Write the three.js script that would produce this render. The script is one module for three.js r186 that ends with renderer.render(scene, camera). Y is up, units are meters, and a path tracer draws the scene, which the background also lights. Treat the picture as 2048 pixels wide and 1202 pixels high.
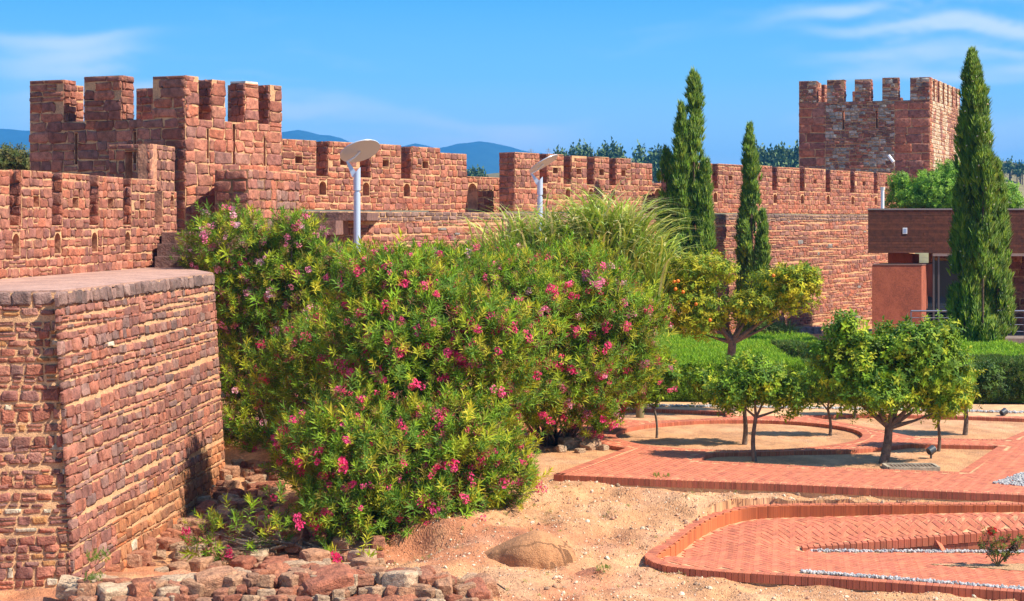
import * as THREE from 'three';
import { mergeGeometries } from 'three/addons/utils/BufferGeometryUtils.js';

// ------------------------------------------------------------------ camera, sky, sun, exposure
const F = 3300, HZ = 443, EYE = 7;                 // focal length and horizon row in photo pixels; eye height in metres
const scene = new THREE.Scene();
const camera = new THREE.PerspectiveCamera(2 * Math.atan(601 / F) * 180 / Math.PI, 2048 / 1202, 0.5, 20000);
camera.position.set(0, EYE, 0);
camera.lookAt(0, EYE, -10);
camera.setViewOffset(2048, 1202, 0, 601 - HZ, 2048, 1202);
const renderer = new THREE.WebGLRenderer({ antialias: true });
renderer.toneMapping = THREE.LinearToneMapping;
renderer.toneMappingExposure = 1.8;
renderer.shadowMap.enabled = true;

function mulberry(a) { return () => { a |= 0; a = a + 0x6D2B79F5 | 0; let t = Math.imul(a ^ a >>> 15, 1 | a); t = t + Math.imul(t ^ t >>> 7, 61 | t) ^ t; return ((t ^ t >>> 14) >>> 0) / 4294967296; }; }
let R = mulberry(7);
const rr = (a, b) => a + (b - a) * R();
const clamp = (x, a, b) => Math.min(b, Math.max(a, x));
const mix = (a, b, t) => a + (b - a) * t;
const sstep = (a, b, x) => { const t = clamp((x - a) / (b - a), 0, 1); return t * t * (3 - 2 * t); };
function hash(x, y, s = 0) { let h = Math.imul(x | 0, 374761393) + Math.imul(y | 0, 668265263) + Math.imul(s | 0, 1274126177); h = Math.imul(h ^ h >>> 13, 1274126177); return ((h ^ h >>> 16) >>> 0) / 4294967296; }
function vnoise(x, y, px = 0, py = 0, s = 0) {      // value noise, tileable with whole periods px, py
  const xi = Math.floor(x), yi = Math.floor(y), fx = x - xi, fy = y - yi, u = fx * fx * (3 - 2 * fx), v = fy * fy * (3 - 2 * fy);
  const w = (a, p) => p ? ((a % p) + p) % p : a;
  const a = hash(w(xi, px), w(yi, py), s), b = hash(w(xi + 1, px), w(yi, py), s), c = hash(w(xi, px), w(yi + 1, py), s), d = hash(w(xi + 1, px), w(yi + 1, py), s);
  return mix(mix(a, b, u), mix(c, d, u), v);
}
function fbm(x, y, o = 4, p = 0, s = 0) { let r = 0, a = 0.5, t = 0; for (let k = 0; k < o; k++) { r += a * vnoise(x, y, p, p, s + k); t += a; a *= 0.5; x *= 2; y *= 2; p *= 2; } return r / t; }

{ // computed sky: blue air with thin cirrus, the same all round
  const W = 3072, H = 1536, d = new Float32Array(W * H * 4);
  for (let j = 0; j < H; j++) {
    const el = ((j + 0.5) / H - 0.5) * 180, e = Math.max(el, 0);
    const stops = [[0, .52, .64, .68], [2.5, .36, .55, .66], [5, .17, .42, .63], [8.5, .055, .28, .58], [25, .04, .2, .5], [90, .03, .13, .4]];
    let k = 0; while (k < stops.length - 2 && e > stops[k + 1][0]) k++;
    const A = stops[k], B = stops[k + 1], t = clamp((e - A[0]) / (B[0] - A[0]), 0, 1);
    for (let i = 0; i < W; i++) {
      let r = mix(A[1], B[1], t), g = mix(A[2], B[2], t), b = mix(A[3], B[3], t);
      if (el > 0) {
        const az = i / W * 96, y = e * 0.42 + 1.1 * (fbm(az * 0.5, e * 0.15, 3, 48, 11) - 0.5);
        const streak = fbm(az * 0.5, y * 3.6, 6, 48, 3), patch = fbm(az * 0.25, e * 0.12, 3, 24, 21);
        const c = sstep(0.46, 0.72, streak) * sstep(0.34, 0.56, patch) * 0.75 * sstep(0, 3, e);
        r = mix(r, .56, c); g = mix(g, .62, c); b = mix(b, .68, c);
      } else { r = .22; g = .17; b = .12; }
      d.set([r, g, b, 1], (j * W + i) * 4);
    }
  }
  const sky = new THREE.DataTexture(d, W, H, THREE.RGBAFormat, THREE.FloatType);
  sky.mapping = THREE.EquirectangularReflectionMapping; sky.magFilter = THREE.LinearFilter; sky.needsUpdate = true;
  scene.background = sky; scene.environment = sky;
}
const sun = new THREE.DirectionalLight(new THREE.Color(1, 0.92, 0.78), 4.9);
sun.position.set(62, 74 + EYE, 22 - 45); sun.target.position.set(0, EYE, -45);
sun.castShadow = true;
Object.assign(sun.shadow.camera, { left: -60, right: 60, top: 60, bottom: -60, near: 1, far: 250 });
sun.shadow.mapSize.set(4096, 4096);
scene.add(sun, sun.target);
scene.fog = new THREE.FogExp2(new THREE.Color(0.03, 0.4, 1.0), 0.00018);

// ------------------------------------------------------------------ helpers
const V = (x, y, z) => new THREE.Vector3(x, y, z);
const P = (u, v, D) => V((u - 1024) / F * D, EYE - (v - HZ) / F * D, -D);            // pixel and depth to a point
const PY = (u, v, Y) => P(u, v, -Y * F / (v - HZ));                                  // pixel on the level Y (relative to the eye)
const XD = (x, D, Y = 0) => V(x, EYE + Y, -D);
const taken = {};
const numbered = n => { const k = taken[n] = (taken[n] ?? -1) + 1; return k ? `${n}_${String(k).padStart(3, '0')}` : n; };
function thing(name, label, category, group) { const o = new THREE.Group(); o.name = numbered(name); scene.add(o); o.userData = { label, category }; if (group) o.userData.group = group; return o; }
function mesh(name, g, m, parent, kind) { const o = new THREE.Mesh(g, m); o.name = name; o.castShadow = o.receiveShadow = true; if (kind) o.userData.kind = kind; parent.add(o); return o; }
function solo(name, g, m, label, category, group) { const o = mesh(numbered(name), g, m, scene); o.userData = { label, category }; if (group) o.userData.group = group; return o; }
function structure(name, g, m) { const o = mesh(numbered(name), g, m, scene, 'structure'); return o; }

function grainTexture(n, fn, color) {
  const d = new Uint8Array(n * n * 4);
  for (let j = 0; j < n; j++) for (let i = 0; i < n; i++) { const c = fn(i / n, j / n); d.set([clamp(c[0], 0, 1) * 255, clamp(c[1], 0, 1) * 255, clamp(c[2], 0, 1) * 255, 255], (j * n + i) * 4); }
  const t = new THREE.DataTexture(d, n, n); t.wrapS = t.wrapT = THREE.RepeatWrapping; t.magFilter = THREE.LinearFilter; t.minFilter = THREE.LinearMipmapLinearFilter; t.generateMipmaps = true;
  if (color) t.colorSpace = THREE.SRGBColorSpace; t.needsUpdate = true; return t;
}
const g3 = v => [v, v, v];
const stoneMap = grainTexture(512, (x, y) => { const a = fbm(x * 8, y * 8, 5, 8, 1), b = fbm(x * 40, y * 40, 2, 40, 5), l = sstep(.62, .72, fbm(x * 12, y * 12, 4, 12, 9)); const v = .88 + .4 * (a - .5) + .28 * (b - .5); return [v + .06 * l, v + .1 * l, v + .1 * l]; }, true);
const stoneBump = grainTexture(512, (x, y) => g3(.5 + .8 * (fbm(x * 9, y * 9, 5, 9, 31) - .5) + .35 * (fbm(x * 48, y * 48, 2, 48, 33) - .5)));
const dirtMap = grainTexture(1024, (x, y) => { const a = fbm(x * 6, y * 6, 6, 6, 41), b = vnoise(x * 190, y * 190, 190, 190, 43), c = fbm(x * 60, y * 60, 2, 60, 47); const v = .91 + .34 * (a - .5) + .16 * (b - .5) + .2 * (c - .5); return [v + .02, v, v - .06 * a]; }, true);
const dirtBump = grainTexture(1024, (x, y) => g3(.5 + .6 * (fbm(x * 12, y * 12, 6, 12, 51) - .5) + .3 * (vnoise(x * 150, y * 150, 150, 150, 53) - .5)));
const mk = (o, C = THREE.MeshStandardMaterial) => new C(Object.assign({ roughness: 0.95 }, o));
const lin = (r, g, b) => new THREE.Color().setRGB(r, g, b);
const M = {
  stone: mk({ vertexColors: true, map: stoneMap, bumpMap: stoneBump, bumpScale: 0.03 }),
  mortar: mk({ color: lin(.68, .4, .215), map: dirtMap, bumpMap: dirtBump, bumpScale: 0.02 }),
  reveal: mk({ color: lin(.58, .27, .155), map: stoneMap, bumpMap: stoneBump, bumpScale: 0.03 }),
  cap: mk({ color: lin(.5, .3, .24), map: dirtMap, bumpMap: stoneBump, bumpScale: 0.03 }),
  dirt: mk({ vertexColors: true, map: dirtMap, bumpMap: dirtBump, bumpScale: 0.05 }),
  brick: mk({ vertexColors: true, map: dirtMap, bumpMap: dirtBump, bumpScale: 0.004, roughness: .85 }),
  grout: mk({ color: lin(.72, .42, .22), map: dirtMap }),
  pebble: mk({ vertexColors: true, roughness: .8 }),
  bark: mk({ color: lin(.13, .075, .045), map: stoneMap, bumpMap: stoneBump, bumpScale: .03 }),
  greybark: mk({ color: lin(.2, .14, .1), map: stoneMap, bumpMap: stoneBump, bumpScale: .03 }),
  leaf: mk({ color: 0xffffff, transmission: .45, thickness: 0, roughness: .75, specularIntensity: .4, side: THREE.DoubleSide }, THREE.MeshPhysicalMaterial),
  petal: mk({ color: 0xffffff, transmission: .3, thickness: 0, roughness: .9, side: THREE.DoubleSide }, THREE.MeshPhysicalMaterial),
  pole: mk({ color: lin(.55, .62, .75), roughness: .35, metalness: .2 }),
  disc: mk({ color: lin(.5, .55, .64), roughness: .3, metalness: .1, side: THREE.DoubleSide }),
};

// geometry with metre uv by planar choice and one flat vertex colour
function tint(g, c) { const n = g.attributes.position.count, a = new Float32Array(n * 3); for (let i = 0; i < n; i++) a.set([c.r, c.g, c.b], i * 3); g.setAttribute('color', new THREE.BufferAttribute(a, 3)); return g; }
function boxUV(g, scale = 1) {
  g = g.index ? g.toNonIndexed() : g; const p = g.attributes.position, n = g.attributes.normal, uv = new Float32Array(p.count * 2);
  for (let i = 0; i < p.count; i++) { const nx = Math.abs(n.getX(i)), ny = Math.abs(n.getY(i)), nz = Math.abs(n.getZ(i)); let a, b; if (ny >= nx && ny >= nz) { a = p.getX(i); b = p.getZ(i); } else if (nx >= nz) { a = p.getZ(i); b = p.getY(i); } else { a = p.getX(i); b = p.getY(i); } uv.set([a * scale, b * scale], i * 2); }
  g.setAttribute('uv', new THREE.BufferAttribute(uv, 2)); return g;
}
function tube(pts, radii, seg = 8, sub = 4) {      // tapered tube along a smooth curve
  const curve = new THREE.CatmullRomCurve3(pts), n = (pts.length - 1) * sub, g = new THREE.TubeGeometry(curve, n, 1, seg, false), p = g.attributes.position;
  for (let i = 0; i <= n; i++) { const t = i / n * (radii.length - 1), k = Math.min(Math.floor(t), radii.length - 2), r = mix(radii[k], radii[k + 1], t - k), c = curve.getPointAt(i / n); for (let j = 0; j <= seg; j++) { const q = i * (seg + 1) + j; p.setXYZ(q, c.x + (p.getX(q) - c.x) * r, c.y + (p.getY(q) - c.y) * r, c.z + (p.getZ(q) - c.z) * r); } }
  const uv = g.attributes.uv, len = curve.getLength(); for (let i = 0; i < uv.count; i++) uv.setXY(i, uv.getX(i) * len, uv.getY(i) * .5);
  return g;
}

// one dressed stone on a face: a rounded, uneven front and four flanks that run back into the mortar
function stone(face, x0, x1, y0, y1, proud, rough, c) {
  const N = 4, pos = [], uv = [], idx = [], ou = rr(0, 9), ov = rr(0, 9), put = (s, y, d) => { pos.push(face.O.x + face.ux.x * s + face.uy.x * y + face.n.x * d, face.O.y + face.ux.y * s + face.uy.y * y + face.n.y * d, face.O.z + face.ux.z * s + face.uy.z * y + face.n.z * d); uv.push(s + ou, y + ov); };
  const w = x1 - x0, h = y1 - y0, k = Math.min(w, h), jit = Math.min(.16 * k, .045), ring = [];
  for (let j = 0; j < N; j++) for (let i = 0; i < N; i++) {
    const ei = i === 0 || i === N - 1, ej = j === 0 || j === N - 1;
    let a = [0, .13, .87, 1][i], b = [0, .15, .85, 1][j];
    if (ei && ej) { const cr = rr(0, .13); a = mix(a, .5, cr); b = mix(b, .5, cr); }
    const s = x0 + a * w + rr(-jit, jit), y = y0 + b * h + rr(-jit, jit);
    put(s, y, (ei || ej ? proud * .62 : proud) + rr(-rough, rough) * (ei || ej ? .4 : 1));
  }
  for (let i = 0; i < N - 1; i++) for (let j = 0; j < N - 1; j++) { const a = j * N + i; idx.push(a, a + 1, a + N, a + 1, a + N + 1, a + N); }
  for (let i = 0; i < N - 1; i++) ring.push(i); for (let j = 0; j < N - 1; j++) ring.push(j * N + N - 1); for (let i = N - 1; i > 0; i--) ring.push((N - 1) * N + i); for (let j = N - 1; j > 0; j--) ring.push(j * N);
  const base = pos.length / 3;
  for (const q of ring) { const d = -.05; pos.push(...[0, 1, 2].map(m => pos[q * 3 + m] + face.n.getComponent(m) * (d - proud * .4))); uv.push(uv[q * 2] + .03, uv[q * 2 + 1] + .03); }
  ring.forEach((q, i) => { const m = (i + 1) % ring.length; idx.push(q, base + i, ring[m], ring[m], base + i, base + m); });
  if (face.flip) for (let i = 0; i < idx.length; i += 3) [idx[i + 1], idx[i + 2]] = [idx[i + 2], idx[i + 1]];
  const g = new THREE.BufferGeometry(); g.setAttribute('position', new THREE.Float32BufferAttribute(pos, 3)); g.setAttribute('uv', new THREE.Float32BufferAttribute(uv, 2)); g.setIndex(idx); g.computeVertexNormals();
  const mid = V(0, 0, 0).copy(face.O).addScaledVector(face.ux, (x0 + x1) / 2).addScaledVector(face.uy, (y0 + y1) / 2);
  const dist = mid.distanceTo(camera.position), facing = Math.abs(face.n.dot(V(0, EYE, 0).sub(mid).normalize()));
  const uvp = V(0, 0, 0).copy(mid).sub(camera.position), inFrame = Math.abs(uvp.x / -uvp.z * F) < 1030 && uvp.z < 0;
  g.userData.size = w * h * facing / dist / dist * (inFrame ? 1 : .001);
  return tint(g, c);
}
const reds = [[.39, .125, .075], [.46, .16, .095], [.33, .11, .07], [.5, .185, .115], [.42, .165, .105], [.36, .135, .095], [.48, .15, .08], [.3, .115, .085]];
function redStone(dark = 1, grey = 0, orange = 0) { const c = reds[Math.floor(R() * reds.length)], k = rr(.82, 1.16) * dark, l = c[0] * .5; return lin(mix(c[0], l * 1.1, grey) * k, mix(c[1], l * .85, grey) * k * (1 + orange * .1), mix(c[2], l * .75, grey) * k * (1 - orange * .4)); }
// courses of stones over a rectangle with holes; face {O, ux, uy, n, L, H}
function courses(face, o) {
  const out = [], holes = o.holes ?? [], gap = o.gap ?? .02, top = o.top ?? (() => face.H);
  let y = o.y0 ?? 0, k = 0;
  while (y < face.H - .04) {
    let ch = typeof o.ch === 'function' ? o.ch(k, y) : rr(...o.ch); if (face.H - y - ch < .07) ch = face.H - y;
    const thin = ch < .12, wob = o.wob ?? .012;
    let x = -rr(0, .3), lean = rr(-wob, wob);
    while (x < face.L) {
      let w = rr(...o.len) * (thin ? rr(.6, 1.3) : 1); if (face.L - x - w < o.len[0] * .5) w = face.L - x;
      for (const h of holes) if (y + ch > h[2] + .03 && y < h[3] - .03) for (const ed of [h[0], h[1]]) if (Math.abs(x + w - ed) < .17 && ed - x > .1) w = ed - x;
      let x0 = Math.max(x, 0), x1 = Math.min(x + w, face.L); x += w;
      let y0 = y + lean * Math.sin(x0 * .9 + k), y1 = Math.min(y + ch + lean * Math.sin(x0 * .9 + k + 1), top((x0 + x1) / 2));
      if (y1 - y0 < .045) continue;
      const rows = !thin && o.split && R() < o.split ? [[y0, mix(y0, y1, .5)], [mix(y0, y1, .5), y1]] : [[y0, y1]];
      for (let [b0, b1] of rows) {
        let parts = [[Math.max(x0, o.xmin ? o.xmin(b0) : 0), Math.min(x1, o.xmax ? o.xmax(b1) : face.L), b0, b1]];
        for (const h of holes) { const next = []; for (const q of parts) {
          if (q[1] <= h[0] || q[0] >= h[1] || q[3] <= h[2] + .02 || q[2] >= h[3] - .02) { next.push(q); continue; }
          if (h[0] - q[0] > .05) next.push([q[0], h[0], q[2], q[3]]); if (q[1] - h[1] > .05) next.push([h[1], q[1], q[2], q[3]]);
          const m0 = Math.max(q[0], h[0]), m1 = Math.min(q[1], h[1]); if (h[2] - q[2] > .05) next.push([m0, m1, q[2], h[2]]); if (q[3] - h[3] > .05) next.push([m0, m1, h[3], q[3]]);
        } parts = next; }
        for (const [a0, a1, c0, c1] of parts) {
          if (a1 - a0 < .05 || c1 - c0 < .045) continue;
          const gg = Math.min(gap * rr(.6, 1.5), (a1 - a0) * .2), gv = Math.min(gap * rr(.6, 1.4), (c1 - c0) * .2);
          out.push(stone(face, a0 + gg, a1 - gg, c0 + gv, c1 - gv, (o.proud ?? .03) * rr(.6, 1.4), o.rough ?? .01, o.color ? o.color((a0 + a1) / 2, (c0 + c1) / 2) : redStone(o.dark ?? 1, o.grey ?? 0)));
        }
      }
    }
    y += ch; k++;
  }
  return out;
}
function setStones(parent, list, name = 'stone') {          // the 300 largest in view as parts, the rest as one
  list.sort((a, b) => b.userData.size - a.userData.size);
  list.slice(0, 300).forEach(g => mesh(name, g, M.stone, parent));
  if (list.length > 300) mesh('small_stones', mergeGeometries(list.slice(300)), M.stone, parent, 'stuff');
}
function makeFace(a, b, y0, H, batter = 0) {                // a, b: [X, D] of the foot; the face looks at the eye
  const A = V(a[0], EYE + y0, -a[1]), B = V(b[0], EYE + y0, -b[1]), ux = B.clone().sub(A), L = ux.length(); ux.divideScalar(L);
  let n = V(-ux.z, 0, ux.x); const flip = n.dot(V(0, EYE, 0).sub(A.clone().add(B).multiplyScalar(.5))) < 0; if (flip) n.negate();
  const uy = V(0, 1, 0).addScaledVector(n, -batter).normalize(), nn = n.clone().addScaledVector(V(0, 1, 0), batter).normalize();
  return { O: A, ux, uy, n: nn, L, H, flip: ux.clone().cross(uy).dot(nn) < 0, flat: n };
}
// a wall with merlons: core with real gaps and openings, stones on the front and on the merlon ends that the eye can see
function crenelWall(a, b, y0, yc, merlons, thick, o = {}) {
  const face = makeFace(a, b, y0, Math.max(yc, ...merlons.map(m => m[2])) - y0), stones = [];
  const sh = new THREE.Shape(); sh.moveTo(0, 0); sh.lineTo(face.L, 0);
  const ms = [...merlons].sort((p, q) => q[0] - p[0]); let cur = face.L; const base = m => m[3] ?? yc;
  sh.lineTo(face.L, yc - y0);
  for (const m of ms) { if (m[1] < cur - .001) sh.lineTo(m[1], yc - y0); sh.lineTo(m[1], m[2] - y0); sh.lineTo(m[0], m[2] - y0); sh.lineTo(m[0], yc - y0); cur = m[0]; }
  if (cur > .001) sh.lineTo(0, yc - y0);
  const holes = [];
  for (const h of o.openings ?? []) {                        // [x centre, y bottom, width, height, arched]
    const [cx, yb, w, hh, arch] = h, p = new THREE.Path(), y1 = yb - y0;
    p.moveTo(cx - w / 2, y1); p.lineTo(cx + w / 2, y1);
    if (arch) { p.lineTo(cx + w / 2, y1 + hh - w / 2); p.absarc(cx, y1 + hh - w / 2, w / 2, 0, Math.PI, false); } else { p.lineTo(cx + w / 2, y1 + hh); p.lineTo(cx - w / 2, y1 + hh); }
    p.closePath(); sh.holes.push(p); holes.push([cx - w / 2 - .01, cx + w / 2 + .01, y1 - .01, y1 + hh + (arch ? .04 : .01)]);
  }
  const g = new THREE.ExtrudeGeometry(sh, { depth: thick, bevelEnabled: false, curveSegments: 6 });
  const m4 = new THREE.Matrix4().makeBasis(face.ux, V(0, 1, 0), face.flat.clone().negate());
  if (m4.determinant() < 0) { const ix = g.toNonIndexed ? g : g; const p = ix.attributes.position; for (let i = 0; i < p.count; i += 3) for (const at of [ix.attributes.position, ix.attributes.normal, ix.attributes.uv]) for (let c = 0; c < at.itemSize; c++) { const t = at.array[(i + 1) * at.itemSize + c]; at.array[(i + 1) * at.itemSize + c] = at.array[(i + 2) * at.itemSize + c]; at.array[(i + 2) * at.itemSize + c] = t; } }
  g.applyMatrix4(m4.setPosition(face.O)); g.computeVertexNormals();
  const cuts = []; let e = 0; for (const m of [...merlons].sort((p, q) => p[0] - q[0])) { if (m[0] > e + .001) cuts.push([e, m[0], yc - y0, 99]); e = m[1]; } if (e < face.L - .001) cuts.push([e, face.L, yc - y0, 99]);
  const topAt = s => { for (const m of merlons) if (s >= m[0] && s <= m[1]) return m[2] - y0; return yc - y0; };
  stones.push(...courses(face, { ...o, holes: [...holes, ...cuts, ...(o.skip ?? [])], top: topAt }));
  const eye = V(0, EYE, 0), d2 = p => [p.x, -p.z];
  for (const m of merlons) for (const end of [0, 1]) {
    const at = face.O.clone().addScaledVector(face.ux, m[end]), n = face.ux.clone().multiplyScalar(end ? 1 : -1), back = at.clone().addScaledVector(face.flat, -thick);
    if (n.dot(eye.clone().sub(at)) <= 0) continue;
    const f = makeFace(d2(at), d2(back), yc, m[2] - yc);
    if (f.n.dot(n) < 0) { f.n.negate(); f.flip = !f.flip; }
    stones.push(...courses(f, { ch: [.2, .3], len: [.3, .5], gap: .015, proud: .045, rough: .03 }));
  }
  for (const end of o.ends ?? []) {                          // whole end faces of the wall
    const at = face.O.clone().addScaledVector(face.ux, end ? face.L : 0), n = face.ux.clone().multiplyScalar(end ? 1 : -1), f = makeFace(d2(at), d2(at.clone().addScaledVector(face.flat, -thick)), y0, yc - y0);
    if (f.n.dot(n) < 0) { f.n.negate(); f.flip = !f.flip; }
    stones.push(...courses(f, { ch: [.2, .3], len: [.3, .6], gap: .015, proud: .04, rough: .025 }));
  }
  return { core: g, stones, face };
}
function prism(pts, y0, y1) {                               // pts [X, D] ring to an upright block
  const s = new THREE.Shape(pts.map(p => new THREE.Vector2(p[0], p[1]))), g = new THREE.ExtrudeGeometry(s, { depth: y1 - y0, bevelEnabled: false });
  g.rotateX(-Math.PI / 2); g.translate(0, EYE + y0, 0); return g;
}
const at2 = (p, d, t) => [p[0] + d[0] * t, p[1] + d[1] * t];
const norm2 = (a, b) => { const x = b[0] - a[0], y = b[1] - a[1], l = Math.hypot(x, y); return [x / l, y / l, l]; };

// ------------------------------------------------------------------ ground
const ctrl = [];                                            // [X, D, Y]
for (const [u, v, Y] of [[1108, 962, -5.74], [1300, 975, -5.78], [1500, 985, -5.8], [1800, 995, -5.82], [2048, 1001, -5.8], [2300, 1010, -5.8], [1180, 925, -5.72], [1050, 900, -5.7], [1000, 960, -5.85], [1250, 1010, -5.98], [1150, 1030, -6.08], [1300, 1060, -6.25], [1050, 1060, -6.15], [1230, 1100, -6.4], [1280, 1140, -6.62], [1450, 1168, -6.64], [1700, 1180, -6.66], [2048, 1205, -6.68], [2300, 1215, -6.68], [1050, 1135, -6.45], [1150, 1190, -6.6], [1500, 1200, -6.68], [950, 1100, -6.3], [900, 1030, -5.98], [850, 985, -5.85], [800, 1120, -6.65], [700, 1000, -6.0], [650, 1060, -6.4], [600, 1120, -6.8], [480, 1090, -6.9], [400, 1130, -6.9], [330, 1110, -6.8], [450, 1000, -6.5], [470, 950, -6.2], [230, 1180, -6.6], [300, 1185, -6.6], [500, 1190, -6.5], [700, 1180, -6.5], [900, 1180, -6.5], [100, 1260, -6.3], [1000, 1230, -6.6], [1500, 1260, -6.7]]) { const p = PY(u, v, Y); ctrl.push([p.x, -p.z, Y]); }
ctrl.push([-6, 43, -6], [-3, 44, -5.8], [0, 44, -5.7], [-4, 60, -5.75], [-20, 20, -6.3], [0, 15, -6.7], [12, 18, -6.8], [-6, 22, -6.3]);
const bedLevel = -5.7;
const rampOuter = [[2300, 1004, -5.62], [2048, 1006, -5.72], [1800, 1006, -5.82], [1635, 1007, -5.9], [1550, 1008, -5.94], [1489, 1012, -5.99], [1420, 1028, -6.1], [1367, 1054, -6.23], [1323, 1087, -6.36], [1297, 1104, -6.42], [1290, 1112, -6.45], [1300, 1122, -6.47], [1330, 1132, -6.49], [1440, 1144, -6.5], [1635, 1156, -6.5], [2048, 1186, -6.5], [2300, 1204, -6.5]].map(([u, v, Y]) => { const p = PY(u, v, Y); return [p.x, -p.z, Y]; });
const rampCurve = new THREE.CatmullRomCurve3(rampOuter.map(p => V(p[0], p[2], p[1])), false, 'centripetal'), rampZone = rampCurve.getSpacedPoints(110).map(p => [p.x, p.z]);
const rampEdge = (x, y) => { let m = 1e9; for (let i = 0, j = rampZone.length - 1; i < rampZone.length; j = i++) { const a = rampZone[j], b = rampZone[i], dx = b[0] - a[0], dy = b[1] - a[1], t = clamp(((x - a[0]) * dx + (y - a[1]) * dy) / (dx * dx + dy * dy), 0, 1); m = Math.min(m, Math.hypot(x - a[0] - t * dx, y - a[1] - t * dy)); } return m; };
const within = (poly, x, y) => { let c = false; for (let i = 0, j = poly.length - 1; i < poly.length; j = i++) { const a = poly[i], b = poly[j]; if (a[1] > y !== b[1] > y && x < (b[0] - a[0]) * (y - a[1]) / (b[1] - a[1]) + a[0]) c = !c; } return c; };
function groundY(x, D) {
  let s = 0, w = 0; for (const c of ctrl) { const d2 = (x - c[0]) ** 2 + (D - c[1]) ** 2 + .02, k = 1 / (d2 * d2); s += k * c[2]; w += k; }
  let y = s / w; const t = sstep(36.2, 38.5, D + (x < 2 ? (2 - x) * -.6 : 0)); y = mix(y, bedLevel, t);
  y = mix(y, -6.1, sstep(95, 130, D));
  if (x > 1.5 && D > 27 && D < 37 && within(rampZone, x, D)) { const e = rampEdge(x, D); if (e > .1) return Math.min(y, -6.85); }
  const rough = (1 - t) * .17 + .014; return y + rough * (fbm(x * 1.6 + 50, D * 1.6 + 50, 5, 0, 61) - .5) * 1.6;
}
{
  const pos = [], uv = [], idx = [], col = [], xs = [], ds = [];
  for (let x = -60; x < -14; x += 3) xs.push(x); for (let x = -14; x < 16; x += .11) xs.push(x); for (let x = 16; x <= 90; x += 3) xs.push(x);
  for (let d = 12; d < 26; d += 1) ds.push(d); for (let d = 26; d < 40; d += .11) ds.push(d); for (let d = 40; d < 66; d += .5) ds.push(d); for (let d = 66; d <= 150; d += 4) ds.push(d);
  for (const d of ds) for (const x of xs) {
    pos.push(x, EYE + groundY(x, d), -d); uv.push(x * .35, d * .35);
    const n = fbm(x * .7 + 9, d * .7 + 3, 4, 0, 71), red = sstep(.45, .62, n) * sstep(3.5, 1, x) * sstep(40, 36, d);
    const pale = sstep(.5, .7, fbm(x * 1.3, d * 1.3, 3, 0, 75));
    const clod = fbm(x * 4 + 3, d * 4 + 8, 3, 0, 77) - .5; col.push(mix(.6, .52, red) + .07 * pale + .12 * clod, mix(.31, .21, red) + .06 * pale + .08 * clod, mix(.15, .1, red) + .05 * pale + .045 * clod);
  }
  const w = xs.length; for (let j = 0; j < ds.length - 1; j++) for (let i = 0; i < w - 1; i++) { const a = j * w + i; idx.push(a, a + 1, a + w, a + 1, a + w + 1, a + w); }
  const g = new THREE.BufferGeometry(); g.setAttribute('position', new THREE.Float32BufferAttribute(pos, 3)); g.setAttribute('uv', new THREE.Float32BufferAttribute(uv, 2)); g.setAttribute('color', new THREE.Float32BufferAttribute(col, 3)); g.setIndex(idx); g.computeVertexNormals();
  structure('ground', g, M.dirt);
  const far = new THREE.PlaneGeometry(9000, 6600); far.rotateX(-Math.PI / 2); far.translate(0, EYE - 45, -3200);
  structure('terrain', far, mk({ color: lin(.16, .15, .07), map: dirtMap }));
}
console.log('ground');

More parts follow.
